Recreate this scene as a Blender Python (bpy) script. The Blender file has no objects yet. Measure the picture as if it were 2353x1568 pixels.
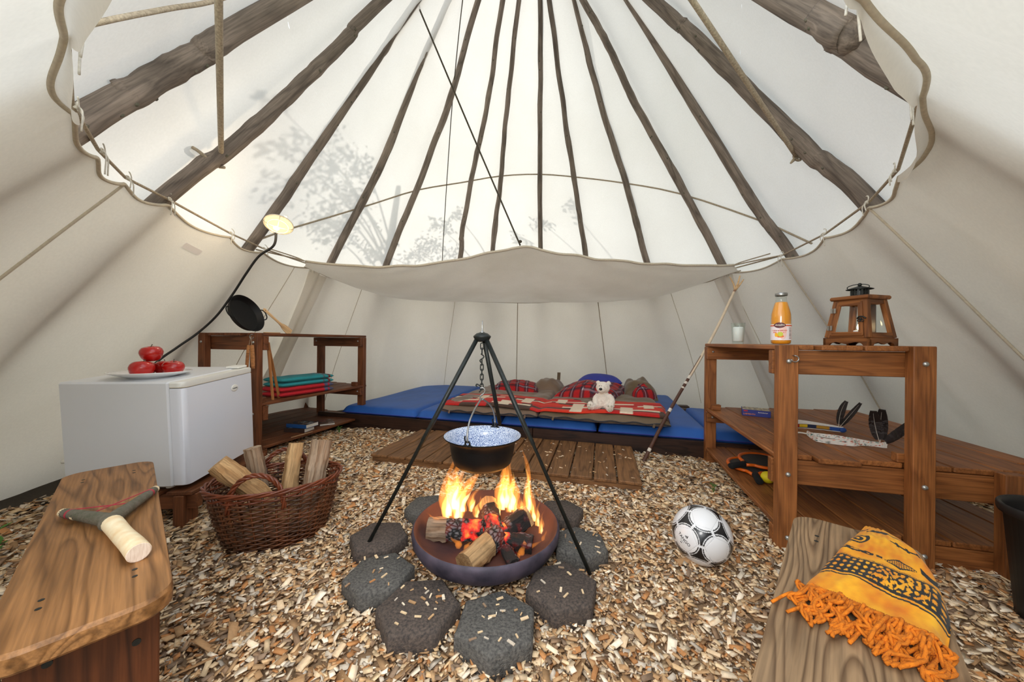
import bpy, bmesh, math, random
import numpy as np
from mathutils import Vector, Matrix, Euler, noise as mnoise

random.seed(7); rng = np.random.default_rng(7)
S = bpy.context.scene
COL = S.collection
PI = math.pi
V = Vector

# ---------------------------------------------------------------- camera
cam_d = bpy.data.cameras.new('camera'); cam_d.sensor_width = 36.0; cam_d.lens = 12.0
cam_d.clip_start = 0.02; cam_d.clip_end = 200
cam = bpy.data.objects.new('camera', cam_d); COL.objects.link(cam)
cam.location = (0, 0, 0.9); cam.rotation_euler = (PI / 2, math.radians(-0.5), 0)
S.camera = cam

# ---------------------------------------------------------------- light
S.view_settings.view_transform = 'Standard'; S.view_settings.look = 'None'
S.view_settings.gamma = 1.0; S.view_settings.use_curve_mapping = False
S.view_settings.exposure = 0.55
W = bpy.data.worlds.new('world'); S.world = W; W.use_nodes = True
wn = W.node_tree.nodes; wl = W.node_tree.links; wn.clear()
SUN_AZ, SUN_EL = math.radians(-30), math.radians(38)     # from +Y towards +X, above the horizon
# bright hazy sky, white all round and a little bluer overhead
tcw = wn.new('ShaderNodeTexCoord'); sep = wn.new('ShaderNodeSeparateXYZ'); wl.new(tcw.outputs['Generated'], sep.inputs[0])
rw = wn.new('ShaderNodeValToRGB'); rw.color_ramp.elements[0].position = 0.0; rw.color_ramp.elements[0].color = (0.98, 0.99, 1.0, 1)
rw.color_ramp.elements[1].position = 0.9; rw.color_ramp.elements[1].color = (0.80, 0.90, 1.0, 1); wl.new(sep.outputs[2], rw.inputs[0])
bg = wn.new('ShaderNodeBackground'); bg.inputs['Strength'].default_value = 1.45
wo = wn.new('ShaderNodeOutputWorld')
wl.new(rw.outputs[0], bg.inputs[0]); wl.new(bg.outputs[0], wo.inputs[0])
sun_d = bpy.data.lights.new('sun', 'SUN'); sun_d.energy = 5.0; sun_d.angle = math.radians(0.6); sun_d.color = (1.0, 0.93, 0.82)
sun = bpy.data.objects.new('sun', sun_d); COL.objects.link(sun)
SUN_DIR = V((math.sin(SUN_AZ) * math.cos(SUN_EL), math.cos(SUN_AZ) * math.cos(SUN_EL), math.sin(SUN_EL)))
sun.rotation_euler = SUN_DIR.to_track_quat('Z', 'Y').to_euler(); sun.location = SUN_DIR * 30
# the photographer's soft flash, held beside the camera in the open entrance
fl_d = bpy.data.lights.new('flash', 'AREA'); fl_d.shape = 'DISK'; fl_d.size = 0.5; fl_d.energy = 15.0; fl_d.color = (1.0, 0.98, 0.95)
flash = bpy.data.objects.new('flash', fl_d); COL.objects.link(flash); flash.location = (-0.30, -0.30, 1.30)
flash.rotation_euler = V((0.16, 1.0, 0.12)).to_track_quat('-Z', 'Y').to_euler()
try:
    S.cycles.max_bounces = 8; S.cycles.diffuse_bounces = 5; S.cycles.transparent_max_bounces = 20; S.cycles.adaptive_threshold = 0.02
    S.cycles.caustics_reflective = False; S.cycles.caustics_refractive = False
    S.cycles.sample_clamp_indirect = 6.0
except Exception:
    pass

# ---------------------------------------------------------------- colours and materials
def srgb(r, g, b):
    f = lambda c: (c / 255 / 12.92) if c / 255 <= 0.04045 else ((c / 255 + 0.055) / 1.055) ** 2.4
    return (f(r), f(g), f(b), 1.0)
def nt(name):
    m = bpy.data.materials.new(name); m.use_nodes = True
    m.node_tree.nodes.clear()
    return m, m.node_tree.nodes, m.node_tree.links
def ramp(n, stops):
    r = n.new('ShaderNodeValToRGB'); e = r.color_ramp.elements
    e[0].position, e[0].color = stops[0]; e[1].position, e[1].color = stops[-1]
    for p, c in stops[1:-1]:
        x = e.new(p); x.color = c
    return r
def scale_col(c, k): return (min(1, c[0] * k), min(1, c[1] * k), min(1, c[2] * k), 1.0)
def math_node(n, l, op, a, b):
    m = n.new('ShaderNodeMath'); m.operation = op
    for i, x in enumerate((a, b)):
        if isinstance(x, (int, float)): m.inputs[i].default_value = x
        else: l.new(x, m.inputs[i])
    return m.outputs[0]
def mixcol(n, l, fac, a, b, mode='MIX'):
    m = n.new('ShaderNodeMix'); m.data_type = 'RGBA'; m.blend_type = mode
    for s, x in ((m.inputs[0], fac), (m.inputs[6], a), (m.inputs[7], b)):
        if isinstance(x, (int, float)): s.default_value = x
        elif isinstance(x, tuple): s.default_value = x
        else: l.new(x, s)
    return m.outputs[2]
def plain(name, col, rough=0.6, metal=0.0, nscale=30, namp=0.15, bump=0.0, bscale=None, col2=None, attr=None, spec=0.5,
          sheen=0.0, coat=0.0, stretch=(1, 1, 1)):
    """principled surface: base colour (or a colour attribute), noise variation, bump"""
    m, n, l = nt(name)
    out = n.new('ShaderNodeOutputMaterial'); p = n.new('ShaderNodeBsdfPrincipled'); l.new(p.outputs[0], out.inputs[0])
    tc = n.new('ShaderNodeTexCoord'); mp = n.new('ShaderNodeMapping'); mp.inputs['Scale'].default_value = stretch
    l.new(tc.outputs['Object'], mp.inputs[0])
    nz = n.new('ShaderNodeTexNoise'); nz.inputs['Scale'].default_value = nscale; nz.inputs['Detail'].default_value = 5
    l.new(mp.outputs[0], nz.inputs['Vector'])
    if attr:
        a = n.new('ShaderNodeAttribute'); a.attribute_name = attr; base = a.outputs['Color']
        r = ramp(n, [(0.3, (1 - namp,) * 3 + (1,)), (0.7, (1, 1, 1, 1))]); l.new(nz.outputs[0], r.inputs[0])
        c = mixcol(n, l, 1.0, base, r.outputs[0], 'MULTIPLY')
    else:
        c2 = col2 or scale_col(col, 1 - 2 * namp)
        r = ramp(n, [(0.32, c2), (0.68, col)]); l.new(nz.outputs[0], r.inputs[0]); c = r.outputs[0]
    l.new(c, p.inputs['Base Color'])
    p.inputs['Roughness'].default_value = rough; p.inputs['Metallic'].default_value = metal
    p.inputs['Specular IOR Level'].default_value = spec
    if sheen: p.inputs['Sheen Weight'].default_value = sheen
    if coat: p.inputs['Coat Weight'].default_value = coat; p.inputs['Coat Roughness'].default_value = 0.08
    if bump:
        b = n.new('ShaderNodeBump'); b.inputs['Strength'].default_value = bump; b.inputs['Distance'].default_value = 0.004
        nb = n.new('ShaderNodeTexNoise'); nb.inputs['Scale'].default_value = bscale or nscale * 4; nb.inputs['Detail'].default_value = 4
        l.new(mp.outputs[0], nb.inputs['Vector']); l.new(nb.outputs[0], b.inputs['Height']); l.new(b.outputs[0], p.inputs['Normal'])
    return m
def wood(name, light, dark, rings=9.0, rough=0.55, knots=1.6, var=0.25, bump=0.25, spec=0.35, fine=1.0):
    """grain along the object's own X axis; every board gets its own slice of the log"""
    m, n, l = nt(name)
    out = n.new('ShaderNodeOutputMaterial'); p = n.new('ShaderNodeBsdfPrincipled'); l.new(p.outputs[0], out.inputs[0])
    tc = n.new('ShaderNodeTexCoord'); oi = n.new('ShaderNodeObjectInfo')
    mp = n.new('ShaderNodeMapping'); mp.inputs['Scale'].default_value = (0.9, 7, 7)
    cx = n.new('ShaderNodeCombineXYZ')
    l.new(math_node(n, l, 'MULTIPLY', oi.outputs['Random'], 37.0), cx.inputs[0]); l.new(math_node(n, l, 'MULTIPLY', oi.outputs['Random'], 91.0), cx.inputs[1])
    l.new(tc.outputs['Object'], mp.inputs[0]); l.new(cx.outputs[0], mp.inputs['Location'])
    nz = n.new('ShaderNodeTexNoise'); nz.inputs['Scale'].default_value = knots; nz.inputs['Detail'].default_value = 2; l.new(mp.outputs[0], nz.inputs['Vector'])
    w = math_node(n, l, 'MULTIPLY', nz.outputs[0], rings)
    fr = math_node(n, l, 'FRACT', w, 0.0)
    r1 = ramp(n, [(0.0, dark), (0.18, light), (0.62, light), (1.0, dark)]); l.new(fr, r1.inputs[0])
    mp2 = n.new('ShaderNodeMapping'); mp2.inputs['Scale'].default_value = (6 * fine, 160 * fine, 160 * fine); l.new(tc.outputs['Object'], mp2.inputs[0]); l.new(cx.outputs[0], mp2.inputs['Location'])
    nf = n.new('ShaderNodeTexNoise'); nf.inputs['Scale'].default_value = 1.0; nf.inputs['Detail'].default_value = 3; l.new(mp2.outputs[0], nf.inputs['Vector'])
    r2 = ramp(n, [(0.3, (0.62, 0.6, 0.58, 1)), (0.65, (1.08, 1.05, 1.0, 1))]); l.new(nf.outputs[0], r2.inputs[0])
    c = mixcol(n, l, 1.0, r1.outputs[0], r2.outputs[0], 'MULTIPLY')
    ns = n.new('ShaderNodeTexNoise'); ns.inputs['Scale'].default_value = 5; ns.inputs['Detail'].default_value = 4; l.new(tc.outputs['Object'], ns.inputs['Vector'])
    r3 = ramp(n, [(0.3, (1 - var, 1 - var, 1 - var, 1)), (0.7, (1.05, 1.05, 1.05, 1))]); l.new(ns.outputs[0], r3.inputs[0])
    c = mixcol(n, l, 1.0, c, r3.outputs[0], 'MULTIPLY')
    v = math_node(n, l, 'ADD', math_node(n, l, 'MULTIPLY', oi.outputs['Random'], var), 1 - var / 2)
    hv = n.new('ShaderNodeHueSaturation'); l.new(v, hv.inputs['Value']); l.new(c, hv.inputs['Color'])
    l.new(hv.outputs[0], p.inputs['Base Color']); p.inputs['Roughness'].default_value = rough; p.inputs['Specular IOR Level'].default_value = spec
    b = n.new('ShaderNodeBump'); b.inputs['Strength'].default_value = bump; b.inputs['Distance'].default_value = 0.002
    l.new(math_node(n, l, 'ADD', nf.outputs[0], math_node(n, l, 'MULTIPLY', fr, 0.6)), b.inputs['Height']); l.new(b.outputs[0], p.inputs['Normal'])
    return m
def canvas(name, col, trans, tfac, wscale=900, stain=0.06, seams=None):
    """woven cotton sheet: light falls on it and through it"""
    m, n, l = nt(name)
    out = n.new('ShaderNodeOutputMaterial'); d = n.new('ShaderNodeBsdfDiffuse'); t = n.new('ShaderNodeBsdfTranslucent'); mx = n.new('ShaderNodeMixShader')
    tc = n.new('ShaderNodeTexCoord')
    nz = n.new('ShaderNodeTexNoise'); nz.inputs['Scale'].default_value = 1.7; nz.inputs['Detail'].default_value = 6; l.new(tc.outputs['Object'], nz.inputs['Vector'])
    nf = n.new('ShaderNodeTexNoise'); nf.inputs['Scale'].default_value = 90; nf.inputs['Detail'].default_value = 2; l.new(tc.outputs['Object'], nf.inputs['Vector'])
    r = ramp(n, [(0.3, (1 - stain, 1 - stain * 1.1, 1 - stain * 1.3, 1)), (0.65, (1, 1, 1, 1))]); l.new(nz.outputs[0], r.inputs[0])
    rf = ramp(n, [(0.3, (0.96, 0.96, 0.96, 1)), (0.7, (1, 1, 1, 1))]); l.new(nf.outputs[0], rf.inputs[0])
    k = mixcol(n, l, 1.0, r.outputs[0], rf.outputs[0], 'MULTIPLY')
    l.new(mixcol(n, l, 1.0, k, col, 'MULTIPLY'), d.inputs[0]); l.new(mixcol(n, l, 1.0, k, trans, 'MULTIPLY'), t.inputs[0])
    b = n.new('ShaderNodeBump'); b.inputs['Strength'].default_value = 0.12; b.inputs['Distance'].default_value = 0.01
    nb = n.new('ShaderNodeTexNoise'); nb.inputs['Scale'].default_value = 6; nb.inputs['Detail'].default_value = 5; l.new(tc.outputs['Object'], nb.inputs['Vector'])
    l.new(nb.outputs[0], b.inputs['Height']); l.new(b.outputs[0], d.inputs['Normal'])
    mx.inputs[0].default_value = tfac
    l.new(d.outputs[0], mx.inputs[1]); l.new(t.outputs[0], mx.inputs[2]); l.new(mx.outputs[0], out.inputs[0])
    return m
def emission(name, col, strength):
    m, n, l = nt(name)
    out = n.new('ShaderNodeOutputMaterial'); e = n.new('ShaderNodeEmission'); e.inputs[0].default_value = col; e.inputs[1].default_value = strength
    l.new(e.outputs[0], out.inputs[0]); return m
def glassy(name, col=(0.95, 1, 0.98, 1), rough=0.0, ior=1.45):
    m, n, l = nt(name)
    out = n.new('ShaderNodeOutputMaterial'); g = n.new('ShaderNodeBsdfGlossy'); t = n.new('ShaderNodeBsdfTransparent'); mx = n.new('ShaderNodeMixShader')
    lw = n.new('ShaderNodeLayerWeight'); lw.inputs[0].default_value = 0.5
    fac = math_node(n, l, 'ADD', math_node(n, l, 'MULTIPLY', math_node(n, l, 'POWER', lw.outputs['Facing'], 4.0), 0.5), 0.035)
    t.inputs[0].default_value = col; g.inputs['Roughness'].default_value = 0.03 + rough
    l.new(fac, mx.inputs[0]); l.new(t.outputs[0], mx.inputs[1]); l.new(g.outputs[0], mx.inputs[2]); l.new(mx.outputs[0], out.inputs[0])
    return m
def flame_mat(name, col, strength):
    m, n, l = nt(name)
    out = n.new('ShaderNodeOutputMaterial'); e = n.new('ShaderNodeEmission'); e.inputs[0].default_value = col; e.inputs[1].default_value = strength
    l.new(e.outputs[0], out.inputs['Volume']); return m
def ember_mat(name, glow, ash):
    m, n, l = nt(name)
    out = n.new('ShaderNodeOutputMaterial'); p = n.new('ShaderNodeBsdfPrincipled'); l.new(p.outputs[0], out.inputs[0])
    tc = n.new('ShaderNodeTexCoord'); vo = n.new('ShaderNodeTexVoronoi'); vo.feature = 'DISTANCE_TO_EDGE'; vo.inputs['Scale'].default_value = 1
    mp = n.new('ShaderNodeMapping'); mp.inputs['Scale'].default_value = (44, 76, 76); l.new(tc.outputs['Object'], mp.inputs[0]); l.new(mp.outputs[0], vo.inputs['Vector'])
    nz = n.new('ShaderNodeTexNoise'); nz.inputs['Scale'].default_value = 9; nz.inputs['Detail'].default_value = 4; l.new(tc.outputs['Object'], nz.inputs['Vector'])
    r = ramp(n, [(0.0, (0.004, 0.004, 0.004, 1)), (0.07, (0.01, 0.01, 0.01, 1)), (0.2, scale_col(srgb(84, 82, 84), ash)), (0.7, scale_col(srgb(140, 138, 140), ash))]); l.new(vo.outputs['Distance'], r.inputs[0])
    rm = ramp(n, [(0.44, (0.0, 0.0, 0.0, 1)), (0.52, (1, 1, 1, 1))]); l.new(nz.outputs[0], rm.inputs[0])
    p.inputs['Roughness'].default_value = 0.9
    n2 = n.new('ShaderNodeTexNoise'); n2.inputs['Scale'].default_value = 16; n2.inputs['Detail'].default_value = 5; l.new(tc.outputs['Object'], n2.inputs['Vector'])
    re = ramp(n, [(0.50, (0, 0, 0, 1)), (0.60, (0.45, 0.015, 0.01, 1)), (0.74, (1.0, 0.20, 0.03, 1))]); l.new(n2.outputs[0], re.inputs[0])
    hot = ramp(n, [(0.46, (1, 1, 1, 1)), (0.58, (0.1, 0.1, 0.1, 1))]); l.new(n2.outputs[0], hot.inputs[0])
    base = mixcol(n, l, rm.outputs[0], (0.012, 0.011, 0.011, 1), r.outputs[0])
    l.new(mixcol(n, l, 1.0, base, hot.outputs[0], 'MULTIPLY') if glow > 1 else base, p.inputs['Base Color'])
    l.new(re.outputs[0], p.inputs['Emission Color']); p.inputs['Emission Strength'].default_value = glow
    b = n.new('ShaderNodeBump'); b.inputs['Strength'].default_value = 0.8; b.inputs['Distance'].default_value = 0.004; l.new(vo.outputs['Distance'], b.inputs['Height']); l.new(b.outputs[0], p.inputs['Normal'])
    return m

M = {}
M['stain'] = wood('brown_stained_wood', srgb(160, 101, 55), srgb(134, 81, 42), rings=6, rough=0.5, var=0.25)
M['stain_dark'] = wood('dark_stained_wood', srgb(124, 74, 44), srgb(100, 58, 33), rings=6, rough=0.55, var=0.25)
M['bench_wood'] = wood('bench_wood', srgb(160, 114, 70), srgb(118, 80, 44), rings=14, knots=1.1, rough=0.45, var=0.2, bump=0.4)
M['bench_grey'] = wood('weathered_bench_wood', srgb(158, 130, 99), srgb(108, 83, 59), rings=26, knots=1.0, rough=0.55, var=0.2, bump=0.6)
M['bench_leg'] = wood('bench_leg_wood', srgb(104, 58, 32), srgb(70, 38, 22), rings=6, rough=0.5)
M['bedboard'] = wood('dark_bed_board', srgb(62, 40, 30), srgb(38, 25, 20), rings=5, rough=0.5)
M['duck'] = wood('duckboard_wood', srgb(140, 100, 64), srgb(112, 78, 48), rings=6, rough=0.6, var=0.3)
M['pole'] = wood('grey_pole_wood', srgb(142, 130, 120), srgb(112, 102, 94), rings=4, rough=0.75, var=0.3, bump=0.5)
M['pale_wood'] = wood('pale_wood', srgb(226, 192, 148), srgb(204, 164, 118), rings=4, rough=0.5, var=0.1)
M['tong_wood'] = wood('tong_wood', srgb(190, 130, 78), srgb(160, 104, 58), rings=4, rough=0.5, var=0.1)
M['log'] = wood('split_log_wood', srgb(206, 170, 124), srgb(176, 136, 92), rings=6, rough=0.8, var=0.3, bump=0.8, knots=1.2)
M['log_grey'] = wood('weathered_log_wood', srgb(172, 150, 128), srgb(136, 108, 84), rings=6, rough=0.8, var=0.3, bump=0.8)
M['bark'] = plain('grey_bark', srgb(112, 104, 92), 0.85, nscale=60, namp=0.22, bump=0.6, col2=srgb(84, 84, 66))
M['peeled'] = plain('peeled_wood', srgb(250, 238, 206), 0.6, nscale=34, namp=0.1, bump=0.15, col2=srgb(236, 206, 160))
M['endgrain'] = plain('end_grain', srgb(232, 214, 196), 0.7, nscale=10, namp=0.08, stretch=(6, 60, 6), col2=srgb(214, 190, 168))
M['cover'] = canvas('tent_cover_canvas', (0.93, 0.92, 0.90, 1), (0.94, 0.94, 0.92, 1), 0.20, stain=0.05)
M['liner'] = canvas('liner_canvas', (0.88, 0.84, 0.765, 1), (0.94, 0.91, 0.84, 1), 0.38, stain=0.06)
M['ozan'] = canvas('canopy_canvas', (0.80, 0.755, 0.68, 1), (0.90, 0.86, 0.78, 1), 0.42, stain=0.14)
M['rope'] = plain('hemp_rope', srgb(186, 170, 146), 0.9, nscale=120, namp=0.2, bump=0.5)
M['dark_rope'] = plain('dark_cord', srgb(82, 74, 60), 0.9, nscale=120, namp=0.2)
M['string'] = plain('white_string', srgb(226, 220, 206), 0.9, nscale=150, namp=0.1)
M['hem'] = plain('canvas_hem', srgb(206, 194, 172), 0.9, nscale=80, namp=0.08)
M['black_iron'] = plain('black_iron', srgb(38, 42, 40), 0.45, 0.3, nscale=60, namp=0.2, bump=0.1)
M['steel'] = plain('bare_steel', srgb(170, 170, 168), 0.35, 0.9, nscale=60, namp=0.12)
M['zinc'] = plain('zinc_bolt', srgb(190, 190, 186), 0.35, 0.8, nscale=90, namp=0.12)
M['enamel_black'] = plain('black_enamel', srgb(14, 14, 16), 0.5, 0, nscale=40, namp=0.1, spec=0.25)
M['cable'] = plain('black_rubber', srgb(28, 28, 30), 0.6, nscale=30, namp=0.1)
M['white_plastic'] = plain('fridge_white', srgb(222, 224, 228), 0.35, nscale=3, namp=0.015)
M['door_white'] = plain('fridge_door_white', srgb(226, 229, 238), 0.28, nscale=3, namp=0.015)
M['trim_white'] = plain('fridge_trim', srgb(236, 235, 228), 0.35, nscale=3, namp=0.015)
M['porcelain'] = plain('white_porcelain', srgb(240, 240, 240), 0.15, nscale=5, namp=0.01, coat=0.5)
M['apple'] = plain('red_apple', srgb(190, 24, 18), 0.25, nscale=14, namp=0.2, col2=srgb(160, 12, 12), coat=0.4, stretch=(1, 1, 0.3))
M['attr_fabric'] = plain('printed_fabric', (1, 1, 1, 1), 0.9, nscale=60, namp=0.12, bump=0.2, bscale=300, attr='Col', sheen=0.04)
M['attr_print'] = plain('printed_surface', (1, 1, 1, 1), 0.55, nscale=60, namp=0.05, attr='Col')
M['attr_gloss'] = plain('ball_surface', (1, 1, 1, 1), 0.3, nscale=8, namp=0.02, attr='Col', coat=0.3)
M['blue_vinyl'] = plain('blue_mattress_cover', srgb(48, 100, 182), 0.5, nscale=5, namp=0.1, bump=0.15, bscale=14, spec=0.3)
M['blue_cotton'] = plain('blue_cotton', srgb(62, 72, 168), 0.8, nscale=9, namp=0.1, bump=0.3, bscale=20)
M['bag_brown'] = plain('brown_nylon', srgb(122, 98, 78), 0.6, nscale=6, namp=0.12, bump=0.5, bscale=22, sheen=0.2)
M['bag_olive'] = plain('olive_brown_nylon', srgb(108, 88, 62), 0.6, nscale=6, namp=0.12, bump=0.5, bscale=22, sheen=0.2)
M['zip'] = plain('dark_zip', srgb(44, 44, 50), 0.6, nscale=90, namp=0.2)
M['plush'] = plain('cream_plush', srgb(240, 228, 214), 0.95, nscale=40, namp=0.07, bump=0.6, bscale=140, sheen=0.5)
M['pad'] = plain('paw_pad', srgb(196, 190, 170), 0.9, nscale=60, namp=0.1)
M['black'] = plain('black_plastic', srgb(18, 17, 18), 0.35, nscale=30, namp=0.1)
M['rust'] = plain('rusty_bowl_inside', srgb(104, 64, 50), 0.75, 0.1, nscale=7, namp=0.25, bump=0.3, col2=srgb(66, 44, 46))
M['bowl_out'] = plain('bowl_outside', srgb(88, 78, 92), 0.6, 0.2, nscale=14, namp=0.2, bump=0.3, col2=srgb(52, 48, 60))
M['concrete'] = plain('grey_concrete', srgb(112, 108, 102), 0.9, nscale=120, namp=0.22, bump=0.9, bscale=240, col2=srgb(66, 64, 62))
M['concrete_brown'] = plain('brown_concrete', srgb(104, 90, 80), 0.9, nscale=120, namp=0.22, bump=0.9, bscale=240, col2=srgb(58, 52, 50))
M['wicker'] = plain('brown_willow', srgb(110, 64, 36), 0.4, nscale=18, namp=0.28, bump=0.2, col2=srgb(60, 36, 20))
M['wicker_red'] = plain('red_brown_willow', srgb(122, 60, 34), 0.35, nscale=30, namp=0.2, bump=0.2)
M['wood_soil'] = plain('chip_ground', srgb(160, 130, 98), 0.95, nscale=70, namp=0.3, bump=1.0, bscale=140, col2=srgb(104, 80, 58))
M['chips'] = plain('wood_chips', (1, 1, 1, 1), 0.85, nscale=140, namp=0.2, attr='Col')
M['grass'] = plain('meadow', srgb(92, 116, 60), 0.95, nscale=14, namp=0.25, bump=0.6)
M['leaf'] = plain('green_leaf', srgb(86, 128, 52), 0.6, nscale=30, namp=0.15)
M['tree_leaf'] = plain('tree_leaf', srgb(70, 100, 50), 0.7, nscale=30, namp=0.15)
M['red_band'] = plain('red_rubber', srgb(176, 46, 66), 0.5, nscale=50, namp=0.1)
M['glass'] = glassy('clear_glass', (0.965, 0.995, 0.985, 1))
M['wax'] = plain('white_wax', srgb(244, 240, 238), 0.5, nscale=12, namp=0.02)
M['juice'] = plain('orange_juice', srgb(236, 150, 24), 0.35, nscale=6, namp=0.05, coat=0.8)
M['lantern_wood'] = wood('lantern_wood', srgb(142, 88, 44), srgb(104, 60, 28), rings=5, rough=0.5, var=0.15)
M['orange'] = plain('orange_plastic', srgb(230, 104, 22), 0.4, nscale=20, namp=0.08)
M['net'] = plain('dark_net', srgb(66, 62, 58), 0.8, nscale=200, namp=0.2)
M['foam'] = plain('black_foam', srgb(16, 16, 17), 0.95, nscale=90, namp=0.2)
M['yellow'] = plain('yellow_ball', srgb(228, 206, 30), 0.6, nscale=60, namp=0.05)
M['feather'] = plain('dark_feather', srgb(46, 36, 34), 0.6, nscale=60, namp=0.2, stretch=(1, 8, 1), bump=0.3)
M['quill'] = plain('feather_quill', srgb(190, 180, 168), 0.5, nscale=60, namp=0.1)
M['orange_yarn'] = plain('orange_yarn', srgb(216, 118, 6), 0.9, nscale=90, namp=0.2, bump=0.5)
M['birch'] = plain('painted_stick', (1, 1, 1, 1), 0.6, nscale=40, namp=0.12, attr='Col', bump=0.2)
M['bin'] = plain('black_bin', srgb(22, 20, 20), 0.5, nscale=10, namp=0.1)
M['lamp_on'] = emission('lit_lamp_glass', (1.0, 0.72, 0.36, 1), 1.15)
M['bulb'] = emission('glowing_bulb', (1.0, 0.9, 0.7, 1), 12.0)
M['wick'] = emission('candle_flame', (1.0, 0.75, 0.4, 1), 30.0)
M['flame_out'] = flame_mat('flame_orange', (1.0, 0.30, 0.04, 1), 26)
M['flame_mid'] = flame_mat('flame_yellow', (1.0, 0.46, 0.10, 1), 60)
M['flame_in'] = flame_mat('flame_core', (1.0, 0.66, 0.26, 1), 130)
M['ember'] = ember_mat('glowing_char', 1.6, 1.0)
M['char'] = ember_mat('char_and_ash', 0.12, 1.1)
def speckle_mat():
    m, n, l = nt('speckled_enamel')
    out = n.new('ShaderNodeOutputMaterial'); p = n.new('ShaderNodeBsdfPrincipled'); l.new(p.outputs[0], out.inputs[0])
    tc = n.new('ShaderNodeTexCoord'); nz = n.new('ShaderNodeTexNoise'); nz.inputs['Scale'].default_value = 260; nz.inputs['Detail'].default_value = 2; l.new(tc.outputs['Object'], nz.inputs['Vector'])
    r = ramp(n, [(0.40, srgb(92, 112, 160)), (0.50, srgb(178, 194, 220)), (0.62, srgb(236, 240, 248))]); l.new(nz.outputs[0], r.inputs[0])
    l.new(r.outputs[0], p.inputs['Base Color']); p.inputs['Roughness'].default_value = 0.25; p.inputs['Coat Weight'].default_value = 0.5
    return m
M['speckle'] = speckle_mat()

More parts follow.
